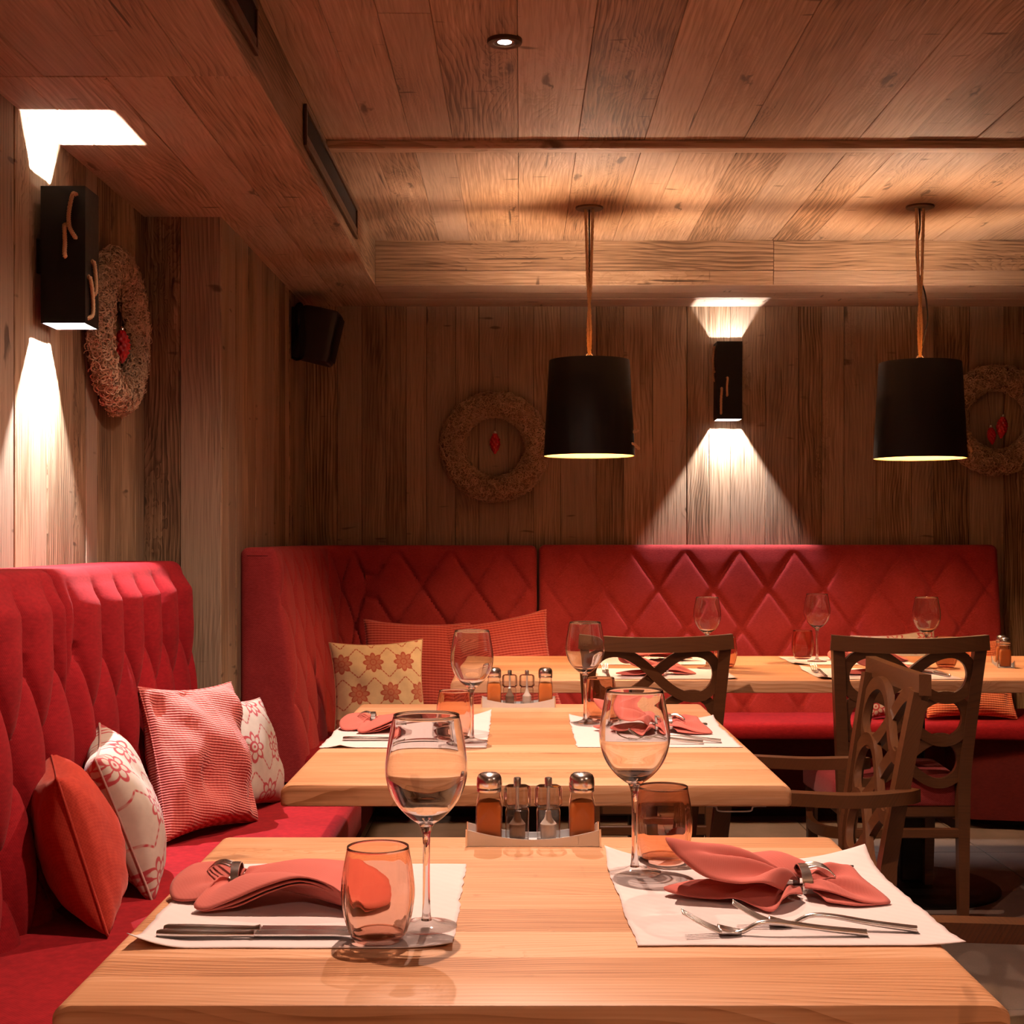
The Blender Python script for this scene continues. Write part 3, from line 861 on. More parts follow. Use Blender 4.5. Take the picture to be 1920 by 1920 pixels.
# ================================================================== cushions
def pillow(name, c, normal, size, th, mat, label, roll=0.0, seed=1, group=None, wr=0.010, cat='cushion'):
    """c = world centre, normal = direction its face looks; roll turns it in its own plane"""
    rr = random.Random(seed); off = Vector((rr.uniform(0, 50), rr.uniform(0, 50), rr.uniform(0, 50)))
    w, h = size; n = 30
    g = G(); uvs = []
    def face(s):
        def fn(a, b):
            u = 2 * a - 1; v = 2 * b - 1
            # denser rows near the seam
            u = math.copysign(1 - (1 - abs(u)) ** 1.35, u); v = math.copysign(1 - (1 - abs(v)) ** 1.35, v)
            x = w / 2 * u * (1 - 0.09 * u * u * (1 - v * v)); y = h / 2 * v * (1 - 0.09 * v * v * (1 - u * u))
            p = max(0.0, (1 - u * u) * (1 - v * v))
            z = th / 2 * p ** 0.42
            k = mnoise.noise(Vector((x * 9, y * 9, s * 3.0)) + off) * wr * 1.2 + abs(mnoise.noise(Vector((x * 16 + y * 8, y * 5, s)) + off)) * -wr * 1.2
            e = min(1.0, p * 6)
            z += k * e
            return (x, y, s * z)
        return fn
    g.grid(face(1), n, n); g.grid(face(-1), n, n)
    o = g.build(name, mat, smooth=3.1, merge=True)
    me = o.data
    uvl = me.uv_layers.new(name='UVMap')
    for lp in me.loops:
        p = me.vertices[lp.vertex_index].co
        uvl.data[lp.index].uv = (p.x / 0.40 + 0.5, p.y / 0.40 + 0.5)
    zax = Vector(normal).normalized(); up = Vector((0, 0, 1))
    yax = (up - zax * up.dot(zax)).normalized(); xax = yax.cross(zax)
    m = Matrix((xax, yax, zax)).transposed().to_4x4() @ Matrix.Rotation(roll, 4, 'Z')
    m.translation = Vector(c)
    o.matrix_world = m
    # stitched seam around the edge
    pts = []
    for a, b in [(k / 24, 0) for k in range(24)] + [(1, k / 24) for k in range(24)] + [(1 - k / 24, 1) for k in range(24)] + [(0, 1 - k / 24) for k in range(24)]:
        x, y, z = face(1)(a, b); pts.append((x, y, 0))
    G().tube(pts, 0.0026, seg=6, closed=True).build('piping', mat, o, smooth=3.1)
    return tag(o, label, cat, group)

pillow('cushion', (-0.885, 2.83, 0.597), (0.93, 0.34, 0.30), (0.33, 0.32), 0.160, MAT['orange_cushion'], 'plain orange-red cushion leaning on the long red bench', seed=2)
pillow('cushion', (-0.872, 3.12, 0.602), (0.95, 0.22, 0.36), (0.34, 0.335), 0.15, MAT['floral'], 'white cushion with red blossoms behind the orange-red cushion', roll=0.10, seed=3)
pillow('cushion', (-0.835, 3.69, 0.628), (0.88, -0.42, 0.28), (0.37, 0.39), 0.17, MAT['pink_cushion'], 'crumpled pink ribbed cushion at the far end of the long bench', roll=-0.06, seed=4, wr=0.034)
pillow('cushion', (-0.775, 4.02, 0.592), (0.93, -0.26, 0.32), (0.30, 0.32), 0.13, MAT['floral'], 'white blossom cushion half hidden behind the pink ribbed cushion', roll=-0.12, seed=5)
pillow('cushion', (-0.535, 5.36, 0.628), (0.24, -0.95, 0.26), (0.36, 0.37), 0.13, MAT['floral_dim'], 'cream cushion with brick-red blossoms in the shaded bench corner', roll=0.02, seed=6)
pillow('cushion', (-0.44, 5.93, 0.648), (0.08, -1.0, 0.30), (0.45, 0.42), 0.13, MAT['stripe_cushion'], 'finely striped red cushion behind the cream blossom cushion', roll=-0.04, seed=7)
pillow('cushion', (-0.10, 5.94, 0.650), (0.0, -1.0, 0.28), (0.50, 0.44), 0.13, MAT['stripe_cushion'], 'finely striped red cushion beside the bench seam behind the back table', roll=0.16, seed=8)
pillow('cushion', (1.60, 5.96, 0.628), (0.05, -1.0, 0.30), (0.36, 0.36), 0.12, MAT['floral'], 'white blossom cushion seen through the chair back rings', roll=0.08, seed=9)
pillow('cushion', (1.88, 5.93, 0.612), (0.05, -1.0, 0.34), (0.38, 0.34), 0.13, MAT['check_cushion'], 'orange checked cushion at the end of the corner bench', roll=-0.02, seed=10, wr=0.018)

# ================================================================== tables
def table(name, x0, x1, y0, y1, label, cuts, base_xy, th=0.040):
    r = empty(name, ((x0 + x1) / 2, (y0 + y1) / 2, 0), 0, label, 'table', 'oak dining tables')
    hx = (x1 - x0) / 2; hy = (y1 - y0) / 2; Z = 0.750
    ys = [-hy] + [(c * 2 - 1) * hy for c in cuts] + [hy]
    def sect(y, inset_top, inset):
        # rounded ends in x; inset shrinks the outline for the front and back arris
        rad = 0.016; pts = []
        X = hx - inset
        for sx, a0 in ((1, -PI / 2), (1, 0), (-1, PI / 2), (-1, PI)):
            top = a0 in (0, PI / 2)
            rr = rad if top else 0.006
            cx = sx * (X - rr); cz = (Z - rr - inset_top) if top else (Z - th + rr + inset_top * 0.5)
            for k in range(6):
                a = a0 + k * PI / 2 / 5
                pts.append((cx + rr * math.cos(a), y, cz + rr * math.sin(a)))
        return pts
    for i in range(len(ys) - 1):
        a, b = ys[i], ys[i + 1]
        secs = []
        if i == 0: secs += [(a, 0.004, 0.010), (a + 0.0015, 0.0012, 0.004), (a + 0.005, 0.0, 0.0)]
        else: secs += [(a + 0.0001, 0, 0)]
        if i == len(ys) - 2: secs += [(b - 0.005, 0, 0), (b - 0.0015, 0.0012, 0.004), (b, 0.004, 0.010)]
        else: secs += [(b - 0.0001, 0, 0)]
        g = G(); vs = []; fs = []; K = 24
        for (y, it, ins) in secs: vs += [(p[0], p[1] - (a + b) / 2, p[2]) for p in sect(y, it, ins)]
        for s in range(len(secs) - 1):
            for k in range(K): fs.append((s * K + k, s * K + (k + 1) % K, (s + 1) * K + (k + 1) % K, (s + 1) * K + k))
        fs.append(tuple(range(K))); fs.append(tuple((len(secs) - 1) * K + k for k in range(K)))
        g.add(vs, fs)
        g.build('stave', MAT['oak'], r, smooth=0.5, loc=(0, (a + b) / 2, 0))
    for (bx, by) in base_xy:
        lx, ly = bx - (x0 + x1) / 2, by - (y0 + y1) / 2
        G().lathe([(0.0001, 0.0), (0.30, 0.0), (0.30, 0.008), (0.285, 0.016), (0.06, 0.028), (0.05, 0.034), (0.0001, 0.034)], 48, lx, ly).build('base_disc', MAT['black'], r, smooth=0.5)
        G().box((lx - 0.042, ly - 0.042, 0.03), (lx + 0.042, ly + 0.042, Z - th), 0.006).build('column', MAT['black'], r)
        G().box((lx - 0.16, ly - 0.16, Z - th - 0.008), (lx + 0.16, ly + 0.16, Z - th - 0.0005), 0.002).build('mounting_plate', MAT['black'], r)
    return r
table('dining_table', -0.454, 0.476, 1.367, 2.136, 'oak table in front with the largest glasses, nearest the viewer', [0.115, 0.20, 0.33, 0.46, 0.55, 0.67, 0.80, 0.90], [(0.01, 1.75)])
t2 = table('dining_table', -0.438, 0.497, 2.582, 3.840, 'middle oak table between the long bench and an armchair', [0.06, 0.14, 0.22, 0.31, 0.40, 0.48, 0.58, 0.66, 0.76, 0.86, 0.93], [(0.03, 3.21)])
table('dining_table', -0.220, 2.05, 4.470, 5.400, 'long oak table at the back under the pendant lamps', [0.10, 0.22, 0.33, 0.46, 0.58, 0.70, 0.82, 0.91], [(0.42, 4.93), (1.34, 4.86)])
# wire clip under the middle table
o = G().tube(catmull([(-0.055, 0, 0), (-0.038, 0, -0.001), (-0.032, 0, -0.009), (0.0, 0, -0.010), (0.026, 0, -0.009), (0.032, 0, -0.001), (0.055, 0, 0)], 6), 0.0016, seg=6).build('wire_clip', MAT['brushed'], loc=(0.398, 2.60, 0.7083), smooth=3.1)
tag(o, 'small bent wire clip under the edge of the middle table', 'clip')

# ================================================================== chairs
def stile_pt(z, s):
    """centre line of a rear leg / back post"""
    if z < 0.45: f = z / 0.45; return Vector((s * (0.178 + 0.008 * f), -0.235 + 0.030 * f, z))
    f = (z - 0.45) / 0.45
    return Vector((s * (0.186 + 0.034 * f), -0.205 - 0.062 * f - 0.012 * f * f, z))

def chair(loc, rz, label, arms):
    r = empty('armchair' if arms else 'dining_chair', loc, rz, label, 'chair', 'dark wooden chairs with ring lattice backs')
    wd = MAT['chair_wood']
    # seat pad and frame
    seat = rounded([(-0.205, -0.190), (0.205, -0.190), (0.232, 0.235), (-0.232, 0.235)], 0.05)
    cushion_slab('seat', seat, 0.365, 0.452, 0.028, MAT['chair_red'], r, dome=0.012)
    G().box((-0.19, -0.185, 0.325), (0.19, 0.215, 0.366), 0.006).build('seat_frame', wd, r)
    for s in (-1, 1):
        zs = [0.0, 0.1, 0.25, 0.40, 0.48, 0.56, 0.64, 0.72, 0.80, 0.865]
        P = [stile_pt(z, s) for z in zs]
        G().tube(P, [0.80, 0.88, 0.96, 1.05, 1.05, 1.0, 1.0, 1.0, 1.0, 1.0], rect=(0.036, 0.034), ref=(0, 1, 0)).build('rear_leg', wd, r, smooth=0.5)
        P = [Vector((s * 0.195, 0.200, 0.0)), Vector((s * 0.198, 0.202, 0.20)), Vector((s * 0.200, 0.200, 0.36))]
        G().tube(P, [0.75, 0.9, 1.0], rect=(0.036, 0.036), ref=(0, 1, 0)).build('front_leg', wd, r)
        # bowed side stretcher
        P = catmull([(s * 0.186, -0.215, 0.285), (s * 0.222, -0.12, 0.272), (s * 0.236, 0.0, 0.266), (s * 0.226, 0.11, 0.272), (s * 0.199, 0.200, 0.285)], 6)
        G().tube(P, 1.0, rect=(0.020, 0.034), ref=(0, 0, 1)).build('side_stretcher', wd, r, smooth=0.5)
    G().box((-0.18, -0.232, 0.272), (0.18, -0.212, 0.302), 0.003).build('rear_stretcher', wd, r)
    # crest rail, gently bowed and dipped
    P = []
    for k in range(17):
        f = k / 16 * 2 - 1
        P.append(Vector((f * 0.240, -0.279 - 0.022 * (1 - f * f), 0.882 - 0.010 * (1 - f * f))))
    G().tube(P, 1.0, rect=(0.026, 0.046), ref=(0, 0, 1)).build('crest_rail', wd, r, smooth=0.5)
    # three rows of crossing ring lattice
    for row, (zc, hw) in enumerate(((0.778, 0.196), (0.643, 0.188), (0.510, 0.180))):
        P = []
        for k in range(72):
            t = 2 * PI * k / 72
            q = 1 + 0.72 * math.sin(t) ** 2
            x = hw * math.cos(t) / q
            z = zc + 0.188 * math.sin(t) * math.cos(t) / q
            f = (z - 0.45) / 0.45
            y = -0.205 - 0.062 * f - 0.012 * f * f - 0.018 * (1 - (x / 0.22) ** 2) * max(0.0, f)
            over = 0.0025 * math.sin(t + 0.6)
            P.append(Vector((x, y + over, z)))
        n = len(P); vs = []; fs = []
        for i in range(n):
            T = (P[(i + 1) % n] - P[i - 1]).normalized()
            Yv = Vector((0, 1, 0)); A = T.cross(Yv).normalized(); Bv = A.cross(T).normalized()
            for a, b in ((-0.0155, -0.009), (0.0155, -0.009), (0.0155, 0.009), (-0.0155, 0.009)): vs.append(P[i] + A * a + Bv * b)
        for i in range(n):
            j = (i + 1) % n
            for k in range(4): fs.append((i * 4 + k, i * 4 + (k + 1) % 4, j * 4 + (k + 1) % 4, j * 4 + k))
        G().add(vs, fs).build('ring_lattice', wd, r, smooth=0.6)
    if arms:
        for s in (-1, 1):
            P = catmull([(s * 0.205, -0.262, 0.640), (s * 0.236, -0.225, 0.638), (s * 0.252, -0.12, 0.634), (s * 0.254, 0.02, 0.640), (s * 0.246, 0.16, 0.646), (s * 0.236, 0.215, 0.646)], 7)
            n = len(P)
            G().tube(P, [0.45] + [1.0] * (n - 3) + [0.9, 0.6], rect=(0.040, 0.028), ref=(0, 0, 1)).build('armrest', wd, r, smooth=0.6)
            P = catmull([(s * 0.208, 0.195, 0.345), (s * 0.232, 0.178, 0.47), (s * 0.246, 0.160, 0.634)], 5)
            G().tube(P, 1.0, rect=(0.028, 0.036), ref=(0, 1, 0)).build('arm_post', wd, r, smooth=0.6)
    return r
chair((0.415, 4.640, 0), 0, 'dark ring-back chair at the back table behind the caddy of spice jars', False)
chair((1.190, 4.600, 0), 0, 'dark ring-back chair at the back table beside the round black base', False)
chair((0.600, 3.305, 0), PI / 2, 'ring-back armchair drawn up to the middle table', True)
chair((0.735, 1.765, 0), PI / 2, 'armchair at the front table showing only its armrest', True)

# ================================================================== wreaths
def wreath_parts(root, seed):
    rr = random.Random(seed)
    R, ra, rb = 0.190, 0.050, 0.034          # ring radius, radial and wall-ward half thickness
    g = G(); nu, nv = 72, 14
    vs = []; fs = []
    for i in range(nu):
        th = 2 * PI * i / nu
        for j in range(nv):
            ph = 2 * PI * j / nv
            k = 1 + 0.16 * mnoise.noise(Vector((math.cos(th) * 5, math.sin(th) * 5, ph * 0.9)) + Vector((seed, 0, 0)))
            rad = R + ra * k * math.cos(ph)
            vs.append((rad * math.cos(th), -0.040 - rb * k * math.sin(ph), rad * math.sin(th)))
    for i in range(nu):
        for j in range(nv):
            fs.append((i * nv + j, ((i + 1) % nu) * nv + j, ((i + 1) % nu) * nv + (j + 1) % nv, i * nv + (j + 1) % nv))
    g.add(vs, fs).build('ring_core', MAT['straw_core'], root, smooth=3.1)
    vs = []; fs = []
    for _ in range(4200):
        th = rr.uniform(0, 2 * PI); ph = rr.uniform(-0.5, PI + 0.5)
        e = rr.uniform(0.97, 1.16)
        rad = R + ra * e * math.cos(ph)
        p = Vector((rad * math.cos(th), -0.040 - rb * e * math.sin(ph), rad * math.sin(th)))
        nrm = Vector((math.cos(ph) * math.cos(th), -math.sin(ph), math.cos(ph) * math.sin(th)))
        tng = Vector((-math.sin(th), 0, math.cos(th)))
        d = (tng * rr.uniform(-1, 1) + nrm.cross(tng) * rr.uniform(-1, 1)).normalized()
        sd = nrm.cross(d).normalized()
        # a curl: part of a small loop lying on the ring
        cr = rr.uniform(0.006, 0.015); a0 = rr.uniform(0, 6.28); sp = rr.uniform(2.0, 4.6); w = rr.uniform(0.0007, 0.0017); lift = rr.uniform(0.0, 0.008)
        b = len(vs)
        for k in range(7):
            a = a0 + sp * k / 6
            c = p + (d * math.cos(a) + sd * math.sin(a)) * cr + nrm * (lift * math.sin(a * 1.3) + 0.001)
            o2 = (d * math.cos(a) + sd * math.sin(a)) * w + nrm * w * 0.6
            vs += [c - o2, c + o2]
        for k in range(6): fs.append((b + 2 * k, b + 2 * k + 1, b + 2 * k + 3, b + 2 * k + 2))
    o = G().add(vs, fs).build('straw_strands', MAT['straw'], root)
    o['kind'] = 'stuff'

def cone_ornament(loc, rz, label, tilt=0.0, drop=0.12, group='red glass cones hanging in the wreaths', s=1.0):
    r = empty('cone_ornament', loc, rz, label, 'ornament', group)
    prof = []
    for k in range(22):
        f = k / 21
        rad = 0.0225 * s * (math.sin(PI * min(1, f * 0.93 + 0.05)) ** 0.8) * (1.0 - 0.10 * f)
        prof.append((max(rad, 0.0004), -0.100 * s * f))
    def ribs(a, z): return 1 + 0.26 * math.cos(8 * a + (math.floor(-z / (0.0125 * s)) % 2) * PI) * math.sin(PI * ((-z / (0.0125 * s)) % 1.0)) + 0.06 * math.sin(PI * ((-z / (0.0125 * s)) % 1.0))
    G().lathe(prof, 40, ribs=ribs).build('cone', MAT['red_glass'], r, smooth=3.1)
    G().lathe([(0.0075, -0.004), (0.008, 0.004), (0.004, 0.009), (0.0004, 0.010)], 16).build('cap', MAT['chrome'], r, smooth=0.8)
    G().tube([(0, 0, 0.008), (0.001, 0.0, drop * 0.5), (0.0, 0.0, drop)], 0.0010, seg=5).build('string', MAT['string'], r)
    r.rotation_euler = (0, tilt, rz)
    return r

w1 = empty('wreath', (XL, 4.165, 1.808), PI / 2, 'shaggy straw wreath on the side wall beside the big wall light', 'wreath', 'straw wreaths')
wreath_parts(w1, 5)
dup(w1, (-0.112, YB, 1.610), 0.0, 'straw wreath on the back wall next to the middle pendant lamp')
dup(w1, (2.140, YB, 1.730), 0.0, 'straw wreath partly behind the pendant with the loose cable')
cone_ornament((XL + 0.050, 4.165, 1.815), PI / 2, 'red glass cone in the wreath on the side wall', drop=0.14)
cone_ornament((-0.112, YB - 0.045, 1.672), 0.0, 'red glass cone in the wreath on the back wall', drop=0.09, s=0.95)
cone_ornament((2.165, YB - 0.050, 1.746), 0.0, 'larger red glass cone of the pair in the wreath by the cabled lamp', tilt=0.10, drop=0.13)
cone_ornament((2.108, YB - 0.055, 1.698), 0.0, 'smaller red glass cone of the pair in the wreath by the cabled lamp', tilt=-0.10, drop=0.17, s=0.8)

# ================================================================== loudspeaker in the corner
sp = empty('loudspeaker', (-0.868, 6.02, 2.062), 0, 'small black loudspeaker tilted on a bracket high in the corner', 'speaker')
g = G(); vs = []; fs = []
rot = Matrix.Rotation(math.radians(13), 3, 'Y')
prof = rounded([(-0.075, -0.070), (0.088, -0.095), (0.088, 0.095), (-0.075, 0.070)], 0.03, 4)   # (x, y) plan
K = len(prof)
levels = [(-0.112, 0.90), (-0.106, 0.97), (-0.095, 1.0), (0.095, 1.0), (0.106, 0.97), (0.112, 0.90)]
for z, s in levels:
    for (x, y) in prof: vs.append(rot @ Vector((x * s, y * s, z)))
for i in range(len(levels) - 1):
    for k in range(K): fs.append((i * K + k, i * K + (k + 1) % K, (i + 1) * K + (k + 1) % K, (i + 1) * K + k))
fs.append(tuple(range(K))[::-1]); fs.append(tuple((len(levels) - 1) * K + k for k in range(K)))
G().add(vs, fs).build('cabinet', MAT['black_plastic'], sp, smooth=0.5)
g = G(); vs = [rot @ Vector((0.0885 + 0.006 * math.cos(y * 12) , y, z)) for y in (-0.08, -0.04, 0, 0.04, 0.08) for z in (-0.095, -0.03, 0.03, 0.095)]
fs = [(i * 4 + j, (i + 1) * 4 + j, (i + 1) * 4 + j + 1, i * 4 + j + 1) for i in range(4) for j in range(3)]
G().add(vs, fs).build('grille', MAT['black'], sp, smooth=3.1)
G().tube(catmull([(-0.082, -0.02, 0.105), (-0.055, -0.08, 0.115), (-0.045, -0.082, 0.02), (-0.05, -0.082, -0.09), (-0.082, -0.02, -0.098)], 6), 1.0, rect=(0.024, 0.004), ref=(0, 1, 0)).build('bracket', MAT['black'], sp, smooth=0.6)
G().box((-0.104, -0.03, -0.10), (-0.080, 0.03, 0.12), 0.003).build('wall_plate', MAT['black'], sp)

# ================================================================== glasses
TZ = 0.750
MATZ = 0.7518
def make_wine():
    r = empty('wine_glass', (0, 0, 0), 0, 'wine glass', 'wine glass', 'empty stemmed wine glasses')
    out = [(0.0030, 0.1175), (0.0080, 0.1195), (0.0160, 0.1245), (0.0265, 0.1335), (0.0360, 0.1450), (0.0430, 0.1590), (0.0468, 0.1740), (0.0475, 0.1860), (0.0462, 0.2010), (0.0437, 0.2170), (0.0408, 0.2330), (0.0380, 0.2450)]
    inn = [(max(0.0004, q - 0.0014), z + (0.0042 if z < 0.125 else 0.0012 if z < 0.16 else 0.0)) for q, z in out]
    inn[-1] = (0.0370, 0.2450)
    O = [(p.x, p.y) for p in catmull([(a, b, 0) for a, b in out], 3)]
    I = [(max(0.0004, p.x), p.y) for p in catmull([(a, b, 0) for a, b in inn], 3)]
    bowl = G().lathe(O + [(0.0376, 0.2455)] + I[::-1], 64).build('bowl', MAT['glass_solid'], r, smooth=3.1)
    G().tube([(0.0375 * math.cos(2 * PI * k / 64), 0.0375 * math.sin(2 * PI * k / 64), 0.2452) for k in range(64)], 0.0008, seg=6, closed=True).build('rim', MAT['glass_solid'], bowl, smooth=3.1)
    st = [(0.0062, 0.0085), (0.0050, 0.0150), (0.0043, 0.0280), (0.0040, 0.0600), (0.0040, 0.0950), (0.0048, 0.1080), (0.0072, 0.1165), (0.0090, 0.1195), (0.0003, 0.1200)]
    G().lathe([(0.0003, 0.0085)] + st, 28).build('stem', MAT['glass_solid'], r, smooth=0.9)
    ft = [(0.0003, 0.0006), (0.0330, 0.0006), (0.0357, 0.0014), (0.0355, 0.0024), (0.0250, 0.0036), (0.0140, 0.0058), (0.0065, 0.0095), (0.0003, 0.0098)]
    G().lathe(ft, 56).build('foot', MAT['glass_foot'], r, smooth=0.9)
    return r
def make_tumbler():
    r = empty('tumbler', (0, 0, 0), 0, 'tumbler', 'tumbler', 'rose-tinted tumblers')
    out = [(0.0312, 0.0070), (0.0322, 0.0090), (0.0334, 0.0120), (0.0375, 0.0260), (0.0402, 0.0440), (0.0406, 0.0580), (0.0390, 0.0760), (0.0365, 0.0920), (0.0345, 0.1040)]
    inn = [(0.0292, 0.0072), (0.0306, 0.0110), (0.0352, 0.0270), (0.0381, 0.0440), (0.0387, 0.0580), (0.0373, 0.0760), (0.0350, 0.0920), (0.0332, 0.1038)]
    O = [(p.x, p.y) for p in catmull([(a, b, 0) for a, b in out], 4)]
    I = [(p.x, p.y) for p in catmull([(a, b, 0) for a, b in inn], 4)]
    ribs = lambda a, z: 1 + 0.014 * math.cos(12 * a) * math.sin(PI * min(1, max(0, z / 0.104)))
    body = G().lathe(O + [(0.0339, 0.1045)] + I[::-1], 96, ribs=ribs, closed=True).build('body', MAT['amber_solid'], r, smooth=3.1)
    G().tube([(0.0339 * math.cos(2 * PI * k / 64), 0.0339 * math.sin(2 * PI * k / 64), 0.1042) for k in range(64)], 0.0008, seg=6, closed=True).build('rim', MAT['glass_solid'], body, smooth=3.1)
    G().lathe([(0.0003, 0.0006), (0.0275, 0.0008), (0.0292, 0.0030), (0.0310, 0.0068), (0.0288, 0.0090), (0.0240, 0.0082), (0.0003, 0.0076)], 48).build('thick_base', MAT['amber_bowl'], r, smooth=0.9)
    return r
wine = make_wine(); tum = make_tumbler()
first = {'w': True, 't': True}
def put(kind, x, y, z, label, rz=0.0):
    src = wine if kind == 'w' else tum
    if first[kind]:
        first[kind] = False; src.location = (x, y, z); src['label'] = label
        src.rotation_euler = (0, 0, rz); return src
    return dup(src, (x, y, z), rz, label)
MZ = TZ + 0.0022
put('w', -0.1080, 1.6310, MZ, 'large empty wine glass on the front table near the long bench')
put('w', 0.1538, 1.8956, MZ, 'empty wine glass on the front table beside the paler tumbler')
put('w', -0.1057, 3.110, MZ, 'empty wine glass on the middle table on the cushion side')
put('w', 0.1576, 3.423, MZ, 'empty wine glass on the middle table on the armchair side')
put('w', 0.6425, 4.850, MZ, 'empty wine glass on the back table above the ring-back chair nearest the caddy')
put('w', 1.0776, 5.127, MZ, 'empty wine glass on the far edge of the back table between the chairs')
put('w', 1.3950, 4.850, MZ, 'empty wine glass on the back table above the chair by the black base')
put('t', -0.1590, 1.5820, MZ, 'rose-tinted tumbler on the front table before the big wine glass', 0.1)
put('t', 0.1986, 1.9640, MZ, 'amber tumbler behind the crumpled napkin on the front table', 0.3)
put('t', -0.1480, 3.190, MZ, 'rose tumbler on the middle table on the cushion side', 0.2)
put('t', 0.1980, 3.486, MZ, 'amber tumbler on the middle table on the armchair side', 0.0)
put('t', 1.0500, 5.250, MZ, 'rose tumbler on the far edge of the back table', 0.2)
put('t', 1.4800, 4.910, MZ, 'tumbler on the back table hidden to its rim by a chair rail', 0.2)
put('t', 0.7150, 4.920, MZ, 'amber tumbler on the back table beside the corner of a chair back', 0.2)

# ================================================================== condiment sets
def sq(n):
    def f(a, z): 
        c, s = abs(math.cos(a)), abs(math.sin(a))
        return 1.0 / (c ** n + s ** n) ** (1.0 / n)
    return f
def make_tray():
    r = empty('condiment_tray', (0, 0, 0), 0, 'tray', 'tray', 'steel condiment trays')
    L = 0.0975; D = 0.026
    G().box((-L, -D, 0.0), (L, D, 0.0025), 0.0006).build('tray_floor', MAT['brushed'], r)
    for s in (-1, 1):
        vs = []; fs = []; n = 28
        for i in range(n + 1):
            f = i / n * 2 - 1
            zt = 0.0105 + 0.0145 * abs(f) ** 1.9
            for y in (s * D, s * (D + 0.0016)):
                vs += [(f * L, y, 0.0), (f * L, y, zt)]
        for i in range(n):
            a = i * 4; b = a + 4
            fs += [(a, b, b + 1, a + 1), (a + 2, a + 3, b + 3, b + 2), (a + 1, b + 1, b + 3, a + 3), (a, a + 2, b + 2, b)]
        fs += [(0, 1, 3, 2), (n * 4, n * 4 + 2, n * 4 + 3, n * 4 + 1)]
        G().add(vs, fs).build('curved_rail', MAT['brushed'], r)
        G().tube([(s * L, -D - 0.0018, 0.001), (s * L, -D - 0.0018, 0.026)], 0.0018, seg=8).build('corner_post', MAT['chrome'], r)
        G().tube([(s * L, D + 0.0018, 0.001), (s * L, D + 0.0018, 0.026)], 0.0018, seg=8).build('corner_post', MAT['chrome'], r)
    return r
def make_shaker():
    r = empty('spice_shaker', (0, 0, 0), 0, 'shaker', 'shaker', 'spice shakers')
    q = sq(7.0)
    def ribs(a, z):
        if z > 0.066: return 1.0
        f = min(1.0, (0.066 - z) / 0.012)
        return 1 + (q(a, z) - 1) * f
    body = [(0.0003, 0.001), (0.0185, 0.001), (0.0195, 0.003), (0.0195, 0.054), (0.0185, 0.062), (0.0172, 0.067), (0.0168, 0.076)]
    G().lathe(body, 48, ribs=ribs).build('glass_body', MAT['jar_glass'], r, smooth=0.7)
    fill = [(0.0003, 0.003), (0.0180, 0.003), (0.0182, 0.052), (0.0160, 0.060), (0.0003, 0.064)]
    G().lathe(fill, 40, ribs=ribs).build('ground_spice', MAT['spice'], r, smooth=0.7)
    lid = [(0.0178, 0.074), (0.0186, 0.0755), (0.0186, 0.079), (0.0180, 0.080), (0.0186, 0.081), (0.0190, 0.088), (0.0182, 0.094), (0.0160, 0.0985), (0.0120, 0.1010), (0.0003, 0.1020)]
    cap = G().lathe(lid, 40).build('lid', MAT['chrome'], r, smooth=0.8)
    g = G()
    for k in range(6):
        a = k * PI / 3
        g.lathe([(0.0003, 0.1022), (0.0011, 0.1022)], 8, 0.008 * math.cos(a), 0.008 * math.sin(a))
    g.build('pour_holes', MAT['vent_dark'], cap)
    return r
def make_mill():
    r = empty('spice_mill', (0, 0, 0), 0, 'mill', 'mill', 'acrylic spice mills')
    q = sq(5.0)
    flute = lambda a, z: 1 + 0.045 * math.cos(8 * a)
    G().lathe([(0.0003, 0.001), (0.0178, 0.001), (0.0180, 0.004), (0.0180, 0.046), (0.0165, 0.049), (0.0003, 0.049)], 48, ribs=lambda a, z: q(a, z) * 0.97).build('base_block', MAT['acrylic'], r, smooth=0.6)
    G().lathe([(0.0003, 0.051), (0.0170, 0.051), (0.0202, 0.055), (0.0196, 0.078), (0.0170, 0.082), (0.0003, 0.0825)], 64, ribs=flute).build('grip', MAT['acrylic'], r, smooth=0.6)
    G().lathe([(0.0003, 0.004), (0.0115, 0.004), (0.0120, 0.026), (0.0060, 0.034), (0.0030, 0.046), (0.0003, 0.046)], 24).build('filling', MAT['pepper'], r, smooth=0.6)
    G().lathe([(0.0003, 0.004), (0.0026, 0.004), (0.0026, 0.080)], 12).build('shaft', MAT['brushed'], r, smooth=0.6)
    G().lathe([(0.0003, 0.081), (0.0055, 0.081), (0.0055, 0.093), (0.0045, 0.0945), (0.0003, 0.0945)], 20).build('knob', MAT['chrome'], r, smooth=0.6)
    return r
tray0 = make_tray(); shk0 = make_shaker(); mil0 = make_mill()
used = set()
def place(src, loc, rz, label):
    if src.name in used: return dup(src, loc, rz, label)
    used.add(src.name); src.location = loc; src.rotation_euler = (0, 0, rz); src['label'] = label
    return src
def caddy(x, y, rz, where, items):
    place(tray0, (x, y, TZ), rz, 'curved steel condiment tray on the %s table' % where)
    c, s = math.cos(rz), math.sin(rz)
    for kind, dx, label in items:
        o = place(shk0 if kind == 's' else mil0, (x + dx * c, y + dx * s, TZ + 0.0026), rz, label)
        if kind == 'salt':
            for ch in o.children:
                if ch.name.startswith('filling'):
                    ch.data = ch.data.copy(); ch.data.materials[0] = MAT['salt']
